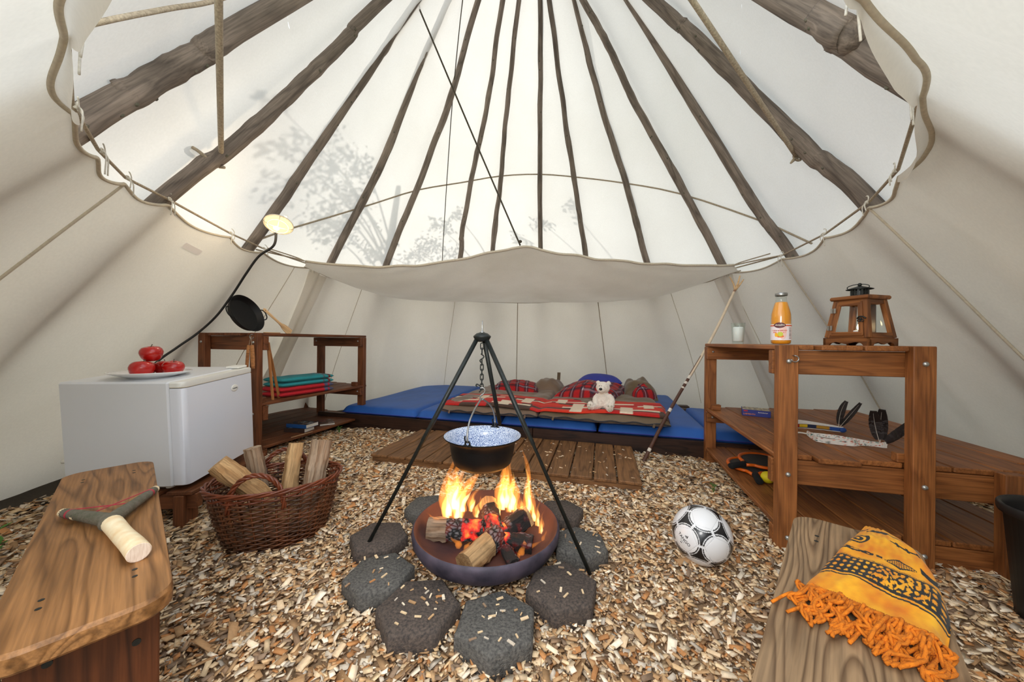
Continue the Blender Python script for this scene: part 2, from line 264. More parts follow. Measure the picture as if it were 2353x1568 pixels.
# ---------------------------------------------------------------- mesh building
class MB:
    def __init__(s): s.v = []; s.f = []; s.c = []; s.mi = []; s.cur = 0
    def add(s, vs, fs, col=None):
        o = len(s.v); s.v += [tuple(x) for x in vs]
        for f in fs: s.f.append([i + o for i in f]); s.mi.append(s.cur)
        if col is not None: s.c += [col] * len(vs)
        return s
    def box(s, c, d, R=None, ch=0.0, col=None):
        hx, hy, hz = d[0] / 2, d[1] / 2, d[2] / 2
        if ch <= 0:
            vs = [V((sx * hx, sy * hy, sz * hz)) for sx in (-1, 1) for sy in (-1, 1) for sz in (-1, 1)]
            fs = [(0, 1, 3, 2), (4, 6, 7, 5), (0, 4, 5, 1), (2, 3, 7, 6), (0, 2, 6, 4), (1, 5, 7, 3)]
        else:
            ch = min(ch, hx * .9, hy * .9, hz * .9); vs = []; ix = {}
            for sx in (-1, 1):
                for sy in (-1, 1):
                    for sz in (-1, 1):
                        for a in range(3):
                            q = [sx * (hx - ch), sy * (hy - ch), sz * (hz - ch)]; q[a] = (sx * hx, sy * hy, sz * hz)[a]
                            ix[(sx, sy, sz, a)] = len(vs); vs.append(V(q))
            fs = []
            for a in range(3):
                b, c2 = (a + 1) % 3, (a + 2) % 3
                for sg in (-1, 1):
                    q = []
                    for tb, tc in ((-1, -1), (1, -1), (1, 1), (-1, 1)):
                        k = [0, 0, 0]; k[a] = sg; k[b] = tb; k[c2] = tc; q.append(ix[(*k, a)])
                    fs.append(q if sg > 0 else q[::-1])
                for tb in (-1, 1):
                    for tc in (-1, 1):
                        k0 = [0, 0, 0]; k1 = [0, 0, 0]; k0[a] = -1; k1[a] = 1
                        for k in (k0, k1): k[b] = tb; k[c2] = tc
                        q = [ix[(*k0, b)], ix[(*k1, b)], ix[(*k1, c2)], ix[(*k0, c2)]]
                        fs.append(q[::-1] if tb * tc > 0 else q)
            for sx in (-1, 1):
                for sy in (-1, 1):
                    for sz in (-1, 1):
                        q = [ix[(sx, sy, sz, 0)], ix[(sx, sy, sz, 1)], ix[(sx, sy, sz, 2)]]
                        fs.append(q if sx * sy * sz > 0 else q[::-1])
        c = V(c); vs = [(R @ v if R is not None else v) + c for v in vs]
        return s.add(vs, fs, col)
    def tube(s, pts, r, n=8, closed=False, caps=True, flat=1.0, col=None, up=None):
        pts = [V(p) for p in pts]; N = len(pts)
        rs = r if isinstance(r, (list, tuple)) else [r] * N
        if closed: T = [(pts[(i + 1) % N] - pts[i - 1]).normalized() for i in range(N)]
        else: T = [(pts[min(i + 1, N - 1)] - pts[max(i - 1, 0)]).normalized() for i in range(N)]
        a = V(up) if up else (V((0, 0, 1)) if abs(T[0].z) < 0.9 else V((1, 0, 0)))
        nn = (a - T[0] * a.dot(T[0])).normalized(); vs = []
        for i in range(N):
            nn = (nn - T[i] * nn.dot(T[i]))
            nn = nn.normalized() if nn.length > 1e-6 else V((1, 0, 0)); b = T[i].cross(nn)
            for k in range(n):
                t = 2 * PI * k / n
                vs.append(pts[i] + nn * (rs[i] * flat * math.cos(t)) + b * (rs[i] * math.sin(t)))
        fs = []
        for i in range(N if closed else N - 1):
            j = (i + 1) % N
            for k in range(n):
                k2 = (k + 1) % n; fs.append((i * n + k, i * n + k2, j * n + k2, j * n + k))
        if caps and not closed:
            fs.append(tuple(range(n))[::-1]); fs.append(tuple((N - 1) * n + k for k in range(n)))
        return s.add(vs, fs, col)
    def lathe(s, prof, n=24, c=(0, 0, 0), R=None, sx=1.0, sy=1.0, col=None):
        vs = []; fs = []; c = V(c)
        for r, z in prof:
            for k in range(n):
                t = 2 * PI * k / n; p = V((r * sx * math.cos(t), r * sy * math.sin(t), z)); vs.append((R @ p if R is not None else p) + c)
        for i in range(len(prof) - 1):
            for k in range(n):
                k2 = (k + 1) % n; fs.append((i * n + k, i * n + k2, (i + 1) * n + k2, (i + 1) * n + k))
        return s.add(vs, fs, col)
    def ball(s, c, r, nu=16, nv=10, R=None, col=None):
        r = (r, r, r) if isinstance(r, (int, float)) else r
        vs = [V((0, 0, -r[2]))]; fs = []
        for j in range(1, nv):
            a = PI * j / nv - PI / 2
            for i in range(nu):
                t = 2 * PI * i / nu; vs.append(V((r[0] * math.cos(a) * math.cos(t), r[1] * math.cos(a) * math.sin(t), r[2] * math.sin(a))))
        vs.append(V((0, 0, r[2]))); top = len(vs) - 1
        for i in range(nu):
            i2 = (i + 1) % nu; fs.append((0, 1 + i2, 1 + i))
            for j in range(nv - 2):
                b = 1 + j * nu; fs.append((b + i, b + i2, b + nu + i2, b + nu + i))
            fs.append((top, 1 + (nv - 2) * nu + i, 1 + (nv - 2) * nu + i2))
        c = V(c); return s.add([(R @ v if R is not None else v) + c for v in vs], fs, col)
    def grid(s, fn, nu, nv, wrap=False, colfn=None):
        vs = []; fs = []
        for j in range(nv + 1):
            for i in range(nu + (0 if wrap else 1)):
                vs.append(V(fn(i / nu, j / nv)))
                if colfn: s.c.append(colfn(i / nu, j / nv))
        w = nu if wrap else nu + 1
        for j in range(nv):
            for i in range(nu):
                i2 = (i + 1) % w if wrap else i + 1
                fs.append((j * w + i, j * w + i2, (j + 1) * w + i2, (j + 1) * w + i))
        return s.add(vs, fs)
    def prism(s, poly, z0, z1, col=None, ch=0.0):
        n = len(poly); cx = sum(p[0] for p in poly) / n; cy = sum(p[1] for p in poly) / n
        def sh(p, d):
            v = V((p[0] - cx, p[1] - cy)); L = v.length; return (cx + v.x * (L - d) / L, cy + v.y * (L - d) / L)
        lv = [(z0, ch), (z0 + ch, 0), (z1 - ch, 0), (z1, ch)] if ch > 0 else [(z0, 0), (z1, 0)]
        vs = []
        for z, d in lv: vs += [V((*sh(p, d), z)) if d else V((p[0], p[1], z)) for p in poly]
        fs = [tuple(range(n))[::-1], tuple((len(lv) - 1) * n + k for k in range(n))]
        for i in range(len(lv) - 1):
            for k in range(n):
                k2 = (k + 1) % n; fs.append((i * n + k, i * n + k2, (i + 1) * n + k2, (i + 1) * n + k))
        return s.add(vs, fs, col)
    def mesh(s, name, mat, smooth=False):
        me = bpy.data.meshes.new(name); me.from_pydata(s.v, [], s.f)
        mats = mat if isinstance(mat, (list, tuple)) else [mat]
        for m in mats: me.materials.append(m)
        if len(mats) > 1: me.polygons.foreach_set('material_index', s.mi)
        if s.c and len(s.c) == len(s.v):
            a = me.color_attributes.new('Col', 'FLOAT_COLOR', 'POINT')
            a.data.foreach_set('color', np.array([(c[0], c[1], c[2], 1.0) for c in s.c], dtype=np.float32).ravel())
        if smooth: me.polygons.foreach_set('use_smooth', [True] * len(me.polygons))
        me.update(); return me
    def build(s, name, mat, parent=None, smooth=False, sharp=None):
        me = s.mesh(name, mat, smooth or sharp is not None)
        if sharp is not None:
            bm = bmesh.new(); bm.from_mesh(me)
            for e in bm.edges:
                if len(e.link_faces) == 2 and e.calc_face_angle(0) > sharp: e.smooth = False
            bm.to_mesh(me); bm.free()
        return link(name, me, parent)
def link(name, me, parent=None):
    o = bpy.data.objects.new(name, me); COL.objects.link(o)
    if parent is not None: o.parent = parent
    return o
SH = math.radians(35)
def tag(o, label=None, cat=None, group=None, kind=None):
    if label: o['label'] = label
    if cat: o['category'] = cat
    if group: o['group'] = group
    if kind: o['kind'] = kind
    return o
def thing(name, label, cat, loc=(0, 0, 0), rotz=0.0, group=None, matrix=None):
    o = bpy.data.objects.new(name, None); COL.objects.link(o); o.empty_display_size = 0.05
    if matrix is not None: o.matrix_world = matrix
    else: o.location = loc; o.rotation_euler = (0, 0, rotz)
    return tag(o, label, cat, group)
def dup(root, label=None):
    r = root.copy(); COL.objects.link(r)
    if label: r['label'] = label
    for ch in list(root.children):
        c = ch.copy(); COL.objects.link(c); c.parent = r
        for g in ch.children:
            d = g.copy(); COL.objects.link(d); d.parent = c
    return r
def beam(name, p0, p1, w, t, mat, parent=None, up=(0, 0, 1), ch=0.003):
    """a board from p0 to p1: width w sideways, thickness t along up; own X axis along the grain"""
    p0, p1 = V(p0), V(p1); x = (p1 - p0); L = x.length; x.normalize()
    z = V(up) - x * V(up).dot(x); z.normalize(); y = z.cross(x)
    me = MB().box((0, 0, 0), (L, w, t), ch=ch).mesh(name, mat)
    o = link(name, me, parent); c = (p0 + p1) / 2
    o.matrix_local = Matrix(((x.x, y.x, z.x, c.x), (x.y, y.y, z.y, c.y), (x.z, y.z, z.z, c.z), (0, 0, 0, 1)))
    return o
def spline(pts, k=8):
    P = [V(p) for p in pts]; P = [P[0] * 2 - P[1]] + P + [P[-1] * 2 - P[-2]]; out = []
    for i in range(1, len(P) - 2):
        for j in range(k):
            t = j / k; a, b, c, d = P[i - 1], P[i], P[i + 1], P[i + 2]
            out.append(0.5 * ((2 * b) + (c - a) * t + (2 * a - 5 * b + 4 * c - d) * t * t + (3 * b - a - 3 * c + d) * t ** 3))
    out.append(P[-2]); return out
def rotz(a): return Matrix.Rotation(a, 3, 'Z')
def text_mesh(body, size, depth=0.0002, bold=0.0, align='CENTER', shear=0.0):
    c = bpy.data.curves.new('lettering', 'FONT'); c.body = body; c.size = size; c.extrude = depth; c.align_x = align; c.align_y = 'CENTER'; c.offset = bold; c.shear = shear
    c.resolution_u = 3
    o = bpy.data.objects.new('lettering', c); COL.objects.link(o)
    dg = bpy.context.evaluated_depsgraph_get(); me = bpy.data.meshes.new_from_object(o.evaluated_get(dg))
    bpy.data.objects.remove(o); bpy.data.curves.remove(c); return me
def frame(origin, x, z):
    x = V(x).normalized(); z = V(z); z = (z - x * z.dot(x)).normalized(); y = z.cross(x); o = V(origin)
    return Matrix(((x.x, y.x, z.x, o.x), (x.y, y.y, z.y, o.y), (x.z, y.z, z.z, o.z), (0, 0, 0, 1)))
def nz(p, s=1.0): return mnoise.noise(V(p) * s)
def cushion(mb, nx, ny, P, top, bot, colfn=None):
    """closed soft body over a plan P(u,v)->(x,y): top(u,v) and bot(u,v) heights meet at the rim"""
    mb.grid(lambda u, v: (*P(u, v), top(u, v)), nx, ny, colfn=colfn)
    mb.grid(lambda u, v: (*P(1 - u, v), bot(1 - u, v)), nx, ny, colfn=(lambda u, v: colfn(1 - u, v)) if colfn else None)
    return mb
def puff(u, v, p=6.0):
    a = max(0.0, 1 - abs(2 * u - 1) ** p); b = max(0.0, 1 - abs(2 * v - 1) ** p); return (a * b) ** 0.5

# ================================================================ the setting
APEX = V((0.102, 3.2, 5.403)); RC = V((0.08, 2.75, 1.6))
RT = [(-180, 2.30), (-150, 2.28), (-120, 2.2), (-90, 2.11), (-78, 2.09), (-63, 2.14), (-57, 2.22), (-46, 2.24), (-36, 2.26), (-24, 2.29), (0, 2.38), (9, 2.30),
      (16, 2.18), (30, 2.11), (49, 2.04), (60, 2.03), (75, 2.06), (92, 2.17), (120, 2.2), (150, 2.28), (180, 2.30)]
def r16(a):
    return float(np.interp(a, [t[0] for t in RT], [t[1] for t in RT]))
def ring(a, off=0.0):
    t = math.radians(a); r = r16(a) + off
    return V((RC.x + r * math.sin(t), RC.y - r * math.cos(t), 1.6))
def cone(a, z, off=0.0):
    p = ring(a, off); return APEX + (p - APEX) * ((APEX.z - z) / (APEX.z - 1.6))
E1 = V((0.9636, -0.2672, 0)); E2 = V((0.2672, 0.9636, 0)); YAW = math.radians(-15.5)

MBf = MB(); N = 64
MBf.grid(lambda u, v: (0.1 + 3.25 * v * math.sin(2 * PI * u), 2.5 + 3.45 * v * math.cos(2 * PI * u), 0.004 * nz((u * 40, v * 40, 0))), 96, 60, wrap=True, colfn=lambda u, v: srgb(160, 130, 98)[:3] if v * 3.3 + .12 * nz((u * 60, v * 9, 2)) < 2.62 else srgb(58, 48, 36)[:3])
M['ground'] = plain('chip_and_soil_ground', (1, 1, 1, 1), 0.95, nscale=70, namp=0.35, bump=1.0, bscale=140, attr='Col')
floor = MBf.build('floor', M['ground'], smooth=True); floor['kind'] = 'structure'
g = MB().grid(lambda u, v: (22 * v * math.sin(2 * PI * u), 3 + 22 * v * math.cos(2 * PI * u), -0.03 + 0.02 * nz((u * 30, v * 30, 3))), 48, 20, wrap=True)
lawn = g.build('ground_outside', M['grass'], smooth=True); lawn['kind'] = 'structure'

# tent cover: a canvas cone with a door gap on the camera's side
def cover_pt(a, z): return cone(a, z, 0.115 + 0.012 * math.cos(math.radians(a) * 15 + 1))
mb = MB()
A0, A1 = 31.0, 325.0                       # the entrance stands wide open behind the camera
mb.grid(lambda u, v: cover_pt(((A0 + (A1 - A0) * u + 180) % 360) - 180, 2.7 * v), 150, 26)
mb.grid(lambda u, v: cover_pt(((360 * u + 180) % 360) - 180, 2.7 + 2.45 * v), 150, 24)
cover = mb.build('ceiling', M['cover'], smooth=True); cover['kind'] = 'structure'
# smoke-flap corner showing at the top of the cover
fl = MB(); fl.add([(-0.42, 3.30, 4.55), (-0.50, 3.22, 4.32), (-0.34, 3.26, 4.36), (-0.42, 3.31, 4.55), (-0.50, 3.23, 4.325), (-0.34, 3.27, 4.365)], [(0, 1, 2), (5, 4, 3)])

# liner: three canvas walls with a scalloped top, tied to a rope along the poles
TIES = [-19, -30, -41, -50, -57, -63, -79, -90, -106, -121, -136, -151, -166, 180, 166, 151, 136, 121, 107, 92, 76, 60, 49, 31, 17]
TIES_S = sorted(TIES)
def tie_frac(a):
    t = [x for x in TIES_S]; t = [t[-1] - 360] + t + [t[0] + 360]
    for i in range(len(t) - 1):
        if t[i] <= a <= t[i + 1]: return (a - t[i]) / max(1e-6, t[i + 1] - t[i])
    return 0.0
def ztop(a): return 1.6 - 0.075 * float(np.clip((abs(a) - 108) / 30, 0, 1))
def liner_pt(a, v, off=0.0):
    """v=0 at the ground, 1 at the tied edge"""
    u = tie_frac(a); sc = math.sin(PI * u)
    top = ring(a, -0.010 + 0.006 * sc); top.z = ztop(a) - 0.035 * sc ** 0.8
    b = cone(a, 0.0, -0.02); k = float(np.clip((abs(a) - 95) / 45, 0, 1))
    bc = V((0.1, 2.5, 0)); d = (b - bc); b = bc + d * (1 - (0.36 / d.length) * k)
    p = b + (top - b) * v
    out = V((p.x - RC.x, p.y - RC.y, 0)).normalized()
    pucker = math.cos(2 * PI * u) * 0.007 * v ** 5
    sag = 0.05 * math.sin(PI * v) * (0.4 + sc) + 0.028 * nz((a * 0.05, v * 1.6, 2)) + 0.016 * nz((a * 0.16 + v * 3, v * 2.5, 7)) + 0.012 * abs(nz((a * .22 - v * 4.2, v * .8, 17)))
    return p + out * (off - pucker + sag * (1 - 0.5 * v))
def wall(name, a0, a1, nu):
    m_ = MB(); m_.grid(lambda u, v: liner_pt(a0 + (a1 - a0) * u, v ** 0.9), nu, 44)
    w = m_.build(name, M['liner'], smooth=True); w['kind'] = 'structure'
    h = MB().tube([liner_pt(a0 + (a1 - a0) * i / nu, 1.0, -0.004) for i in range(nu + 1)], 0.0075, 6).build('hem', M['hem'], w, smooth=True)
    return w
wall_left = wall('wall_left', -13.5, -112, 220)
def wall_b():
    m_ = MB(); nu = 260; A = lambda u: ((112 + 136 * u + 180) % 360) - 180
    def pt(u, v):
        p = liner_pt(A(u), v ** 0.9); return p
    m_.grid(pt, nu, 44); w = m_.build('wall_back', M['liner'], smooth=True); w['kind'] = 'structure'
    MB().tube([liner_pt(A(i / nu), 1.0, -0.004) for i in range(nu + 1)], 0.0075, 6).build('hem', M['hem'], w, smooth=True)
    return w
wall_back = wall_b()
wall_right = wall('wall_right', 8.5, 112, 220)
# the free edge of the liner rolls over and hangs inward beside the entrance
def rolled_edge(w_, a0, a1):
    def pt(u, v):
        a = a0 + (a1 - a0) * u; p = liner_pt(a, 1.0); inn = V((RC.x - p.x, RC.y - p.y, 0)).normalized(); f = tie_frac(a); k = .25 + .75 * math.sin(PI * f) ** .8
        return p + inn * (.034 * k * math.sin(PI * .5 * v) + .004) + V((0, 0, .012 * math.sin(PI * v) - .055 * k * v ** 1.4))
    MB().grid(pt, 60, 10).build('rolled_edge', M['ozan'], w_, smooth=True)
rolled_edge(wall_right, 9, 48); rolled_edge(wall_left, -14, -41)
# seam cords running down the liner
for w_, a, v0 in ((wall_left, -57, 0.1), (wall_left, -101, 0.1), (wall_left, -109, 0.1), (wall_right, 60, 0.1), (wall_right, 92, 0.05), (wall_right, 107.5, 0.05),
                  (wall_back, 180, 0.1), (wall_back, 151, 0.1), (wall_back, -157, 0.1), (wall_back, -124, 0.1), (wall_back, 126, 0.1)):
    MB().tube([liner_pt(a, v0 + (1 - v0) * i / 30, -0.006) for i in range(31)], 0.0055 if a in (180, 151, 92, 60, -57) else 0.003, 6).build('seam_cord', M['rope'] if a in (180, 151) else M['hem'], w_, smooth=True)
tg = MB()
P_ = lambda i, j: liner_pt(-71.5 - 4.0 * i, 0.945 - 0.020 * j - 0.016 * i, -0.008)
tg.grid(lambda u, v: P_(u, v), 10, 2); tg.build('sewn_label', M['wax'], wall_left)
for w_, a0_, a1_ in ((wall_left, -111.5, -105.0), (wall_right, 111.5, 105.5)):       # where one liner panel laps over the next
    fp = MB(); fp.grid(lambda u, v: liner_pt(a0_ + (a1_ - a0_) * u * (1.0 - .35 * math.sin(PI * v * .9)), v ** .9 * .99, -.012 - .05 * math.sin(PI * u * .5) * (1 - v) ** .6 - .012 * math.sin(u * 9 + v * 2)), 26, 40); fp.build('lapped_edge', M['liner'], w_, smooth=True)

# poles
POLES = [
 [(-2.061,0.244,0.000),(-1.580,1.235,1.672),(-1.501,1.335,1.856),(-1.382,1.480,2.123),(-1.148,1.720,2.610),(0.294,3.457,5.903)],
 [(-2.717,1.179,0.000),(-1.858,1.800,1.628),(-1.636,1.972,2.002),(-1.361,2.170,2.519),(-1.136,2.328,2.966),(-0.950,2.456,3.347),(0.399,3.430,5.903)],
 [(-2.973,2.510,0.000),(-2.031,2.705,1.707),(-1.683,2.778,2.335),(-1.217,2.875,3.178),(-0.876,2.944,3.799),(0.285,3.185,5.903)],
 [(-2.798,3.830,0.000),(-1.900,3.605,1.753),(-1.341,3.504,2.739),(-0.955,3.375,3.578),(-0.709,3.307,4.074),(0.229,3.072,5.903)],
 [(-2.386,4.680,0.000),(-1.546,4.180,1.825),(-1.109,3.959,2.678),(-0.669,3.708,3.609),(-0.379,3.485,4.360),(0.331,3.063,5.903)],
 [(-1.221,5.624,0.000),(-0.736,4.725,2.003),(-0.680,4.568,2.345),(-0.487,4.240,3.081),(-0.311,3.983,3.661),(-0.130,3.603,4.502),(0.209,2.974,5.903)],
 [(-0.574,5.844,0.000),(-0.283,4.795,2.145),(-0.167,4.405,2.944),(-0.084,4.054,3.661),(0.040,3.629,4.529),(0.226,2.957,5.903)],
 [(0.498,5.870,0.000),(0.388,4.775,2.207),(0.319,4.151,3.466),(0.271,3.624,4.526),(0.202,2.940,5.903)],
 [(1.524,5.543,0.000),(0.998,4.660,2.032),(0.807,4.345,2.758),(0.577,3.975,3.613),(0.360,3.591,4.494),(-0.005,2.979,5.903)],
 [(2.446,4.753,-0.000),(1.664,4.210,1.860),(1.316,3.963,2.701),(0.917,3.715,3.581),(0.605,3.474,4.379),(-0.035,3.029,5.903)],
 [(3.135,3.599,0.000),(2.123,3.490,1.738),(1.670,3.442,2.513),(1.210,3.403,3.272),(0.932,3.357,3.794),(0.666,3.333,4.238),(-0.304,3.228,5.903)],
 [(3.202,2.667,0.000),(2.293,2.810,1.623),(2.046,2.861,2.027),(1.602,2.927,2.833),(1.005,3.012,3.921),(-0.105,3.187,5.903)],
 [(2.810,1.231,0.000),(1.946,1.870,1.678),(1.735,2.031,2.065),(1.470,2.223,2.597),(1.219,2.405,3.101),(1.029,2.548,3.457),(-0.231,3.480,5.903)],
 [(1.214,-0.158,0.000),(1.260,1.165,1.871),(1.190,1.200,1.980),(1.129,1.270,2.123),(1.075,1.390,2.317),(0.007,3.488,5.903)]]
PLAB = ['thick grey tent pole at the far left, nearest the upper left corner',
 'grey tent pole second from the left, with the hanging rope tied to it',
 'grey tent pole third from the left, with the lit lamp on its foot',
 'grey tent pole fourth from the left, between lamp and canopy corner',
 'grey tent pole fifth from the left, crossing behind the dark canopy cord',
 'thin grey tent pole sixth from the left, its foot kinked above the canopy',
 'thin grey tent pole just left of the upright middle pole',
 'straight upright grey tent pole in the middle above the canopy peak',
 'thin grey tent pole just right of the upright middle pole',
 'grey tent pole second to the right of the upright middle pole',
 'knobbly curved grey tent pole ending above the right canopy corner',
 'grey tent pole with a long dark crack, third from the right',
 'thick grey tent pole second from the right, with a rope knotted round it',
 'grey tent pole behind the rolled liner flap in the upper right corner']
PR = [.047, .041, .038, .038, .037, .034, .033, .033, .034, .036, .037, .039, .047, .05]
for k, (pts, lab) in enumerate(zip(POLES, PLAB)):
    a_ = math.degrees(math.atan2(pts[1][0] - RC.x, -(pts[1][1] - RC.y))); b_ = cone(a_, 0, 0.075); pts = [tuple(b_)] + list(pts[1:])
    c = spline(pts, 14); n_ = len(c); base = V(pts[0]); zz = APEX.z + .5
    c = [p + V((nz((k * 9, i * .22, 1)), nz((k * 9, i * .22, 8)), 0)) * 0.010 for i, p in enumerate(c)]
    rr = []
    for i, p in enumerate(c):
        r_ = PR[k] * (1.16 - 0.5 * p.z / zz) * (1 + 0.06 * nz((k * 5, i * .5, 3)))
        rr.append(r_)
    for _ in range(6):                                   # swellings where branches were cut
        b0 = random.uniform(4, n_ - 4); rr = [r_ * (1 + .09 * math.exp(-((i - b0) / 1.1) ** 2)) for i, r_ in enumerate(rr)]
    mb = MB(); ax = (c[-1] - c[0]).normalized(); q = ax.to_track_quat('X', 'Z').to_matrix(); qi = q.transposed()
    mb.tube([qi @ (p - base) for p in c], rr, 12)
    o = mb.build('tent_pole', M['pole'], smooth=True); o.matrix_world = Matrix.Translation(base) @ q.to_4x4()
    tag(o, lab, 'pole', 'poles of the tent')
    for _ in range(9):
        i = random.randrange(3, n_ - 3); d_ = V((random.uniform(-1, 1), random.uniform(-1, 1), 0)); d_ = V((APEX.x - c[i].x, 2.0 - c[i].y, -0.6)).normalized() + d_ * .7; d_ = (d_ - ax * d_.dot(ax)).normalized()
        MB().ball(qi @ (c[i] + d_ * rr[i] * .95 - base), (.010, .007, .007), 8, 5).build('knot', M['bark'], o, smooth=True)

# the rope the liner hangs from, with its tie strings
order = [a for a in TIES]
pts = []
for a in order:
    p = ring(a, -0.02); p.z = ztop(a) + 0.028; pts.append(p)
lr = MB().tube(pts, 0.0065, 7).build('liner_rope', M['rope'], smooth=True)
tag(lr, 'thin hemp rope running round the poles along the top of the liner', 'rope')
for i, a in enumerate(order):
    p = pts[i]; inn = V((RC.x - p.x, RC.y - p.y, 0)).normalized(); tn = V((-inn.y, inn.x, 0)); mb = MB()
    for s_ in (-1, 1):
        loop = [p + inn * 0.012 + tn * (s_ * 0.03 * math.sin(t) ) + V((0, 0, 0.02 * (1 - math.cos(t)) * (0.7 + .3 * s_) - .01)) for t in [PI * q_ / 7 for q_ in range(8)]]
        mb.tube(loop, 0.0026, 5)
        L_ = random.uniform(.04, .10)
        tail = [p + inn * 0.012, p + inn * 0.022 + tn * (s_ * .015) + V((0, 0, -.02)), p + inn * .02 + tn * (s_ * random.uniform(.0, .03)) + V((0, 0, -L_))]
        mb.tube(spline(tail, 5), 0.0026, 5)
    mb.ball(p + inn * 0.008, 0.009, 8, 6)
    mb.build('tie_string', M['string'], lr, smooth=True)

# rope laced behind the poles
RB = [(-2.0,2.72,1.70),(-1.985,3.000,1.862),(-1.809,3.345,2.096),(-1.513,3.715,2.384),(-1.128,4.030,2.674),(-0.655,4.290,2.886),(-0.167,4.390,3.021),(0.336,4.380,3.043),(0.816,4.260,2.950),(1.313,3.955,2.738),(1.721,3.545,2.448),(2.122,2.965,1.974),(2.272,2.595,1.661)]
tag(MB().tube(spline(RB, 3), 0.008, 6).build('lacing_rope', M['rope'], smooth=True), 'tan rope arching across the bright canvas behind the rear poles', 'rope')

# hanging ropes and cords
def rope(name, pts, r, mat, label, k=6, knot=None):
    mb = MB(); c = spline(pts, k); mb.tube(c, r, 7)
    for kk in knot or []: mb.ball(kk, (r * 2.2, r * 2.2, r * 1.8), 10, 6)
    return tag(mb.build(name, mat, smooth=True), label, 'rope')
lp = V((-1.700, 1.985, 1.935))
mb = MB(); mb.tube(spline([lp, (-1.371, 1.592, 2.015), (-1.042, 1.20, 2.095), (-.80, .912, 2.154)], 6), 0.0125, 8)
c0 = V((-1.742, 1.905, 1.915)); axp = V((0.47, 0.31, 0.82)).normalized()
u_ = axp.cross(V((0, 0, 1))).normalized(); w_ = axp.cross(u_)
mb.tube([c0 + u_ * (.058 * math.cos(t)) + w_ * (.058 * math.sin(t)) for t in [2 * PI * i / 18 for i in range(18)]], 0.009, 7, closed=True)
mb.tube([lp, lp + V((.02, -.03, -.05)), lp + V((.045, -.03, -.055))], [.011, .013, .008], 7); mb.ball(lp, .017, 10, 6)
tag(mb.build('hanging_rope', M['rope'], smooth=True), 'tan rope hanging down to the second pole on the left', 'rope')
rp = V((1.745, 2.10, 2.045))
mb = MB(); mb.tube(spline([rp, (1.26, 1.80, 2.226), (0.778, 1.50, 2.407), (0.55, 1.36, 2.49)], 6), 0.0125, 8)
mb.tube([rp, rp + V((-.03, -.01, -.02)), rp + V((-.055, -.02, -.045))], [.012, .010, .006], 7)
mb.tube([rp + V((.02 * math.cos(t), .012 * math.sin(t), .025 * math.sin(t))) for t in [2 * PI * i / 12 for i in range(12)]], .007, 6, closed=True)
tag(mb.build('hanging_rope', M['rope'], smooth=True), 'tan rope hanging down to the thick pole on the right', 'rope')
rope('door_rope', [(-1.36, 0.98, 1.76), (-1.196, 1.0, 1.828), (-1.165, 1.15, 2.01), (-1.133, 1.3, 2.19), (-1.0, 1.5, 2.5)], 0.0075, M['rope'], 'grey rope in the upper left corner running up past the liner edge')
rope('canopy_cord', [(0.066, 3.05, 1.755), (-0.38, 3.03, 2.76), (-0.874, 3.0, 3.892), (-1.05, 2.99, 4.3)], 0.0075, M['dark_rope'], 'taut dark cord rising leftward from the canopy peak', knot=[(0.066, 3.05, 1.79)])
rope('thin_cord', [(-0.93, 4.46, 1.60), (-0.919, 4.45, 1.948), (-0.80, 4.1, 2.8), (-0.66, 3.7, 3.6), (-0.50, 3.34, 4.33), (-0.42, 3.3, 4.55)], 0.005, M['dark_rope'], 'thin slack dark cord falling from the smoke flap behind the canopy')
flo = fl.build('smoke_flap', M['ozan']); tag(flo, 'pointed grey canvas tip hanging at the top of the tent', 'canvas flap')

# rain canopy over the bed
FE = [(-1.86, 3.05, 1.60), (-1.72, 3.06, 1.583), (-1.43, 3.07, 1.562), (-1.088, 3.07, 1.556), (-0.70, 3.07, 1.588), (-0.30, 3.07, 1.668), (0.0, 3.07, 1.738), (0.085, 3.07, 1.747), (0.17, 3.07, 1.738), (0.48, 3.07, 1.682), (0.88, 3.07, 1.632), (1.27, 3.07, 1.604), (1.65, 3.07, 1.594), (1.86, 3.08, 1.592), (1.99, 3.09, 1.60)]
fx = [p[0] for p in FE]
def front_edge(u):
    x = -1.86 + 3.85 * u
    return V((x, 3.07, float(np.interp(x, fx, [p[2] for p in FE]))))
def ozan_pt(u, v):
    f = front_edge(u); a = -103 - 154 * u; a = ((a + 180) % 360) - 180
    r = ring(a, -0.05); r.z = ztop(a) - 0.015
    p = f + (r - f) * v; e = min(1, 4 * u * (1 - u) * 1.6)
    p.z -= (0.15 * math.sin(PI * min(1, v * 0.9)) * e + 0.06 * v * (1 - v)) * (1.0)
    fx_ = (u - .505) * 3.85; th_ = math.atan2(fx_, v * 2.0 + .05); p.z += 0.007 * math.sin(th_ * 17 + 2 * nz((u * 6, v * 3, 1))) * math.exp(-1.1 * math.hypot(fx_, v * 2)) * min(1, v * 6) + .006 * nz((u * 26, v * 7, 9)) * e
    p.z += 0.012 * nz((u * 9, v * 3, 4)) * v + 0.02 * math.sin((u - .5) * 60 / (1 + 5 * v)) * math.exp(-5 * abs(v - .02)) * e * .35
    return p
oz = MB().grid(ozan_pt, 120, 36).build('rain_canopy', M['ozan'], smooth=True)
tag(oz, 'sagging beige canvas canopy stretched over the bed, with a peaked front edge', 'canopy')
MB().tube([ozan_pt(i / 120, 0) + V((0, -.003, 0)) for i in range(121)], 0.011, 7).build('front_hem', M['hem'], oz, smooth=True)
MB().tube([ozan_pt(i / 120, 1) for i in range(121)], 0.006, 6).build('rear_hem', M['hem'], oz, smooth=True)
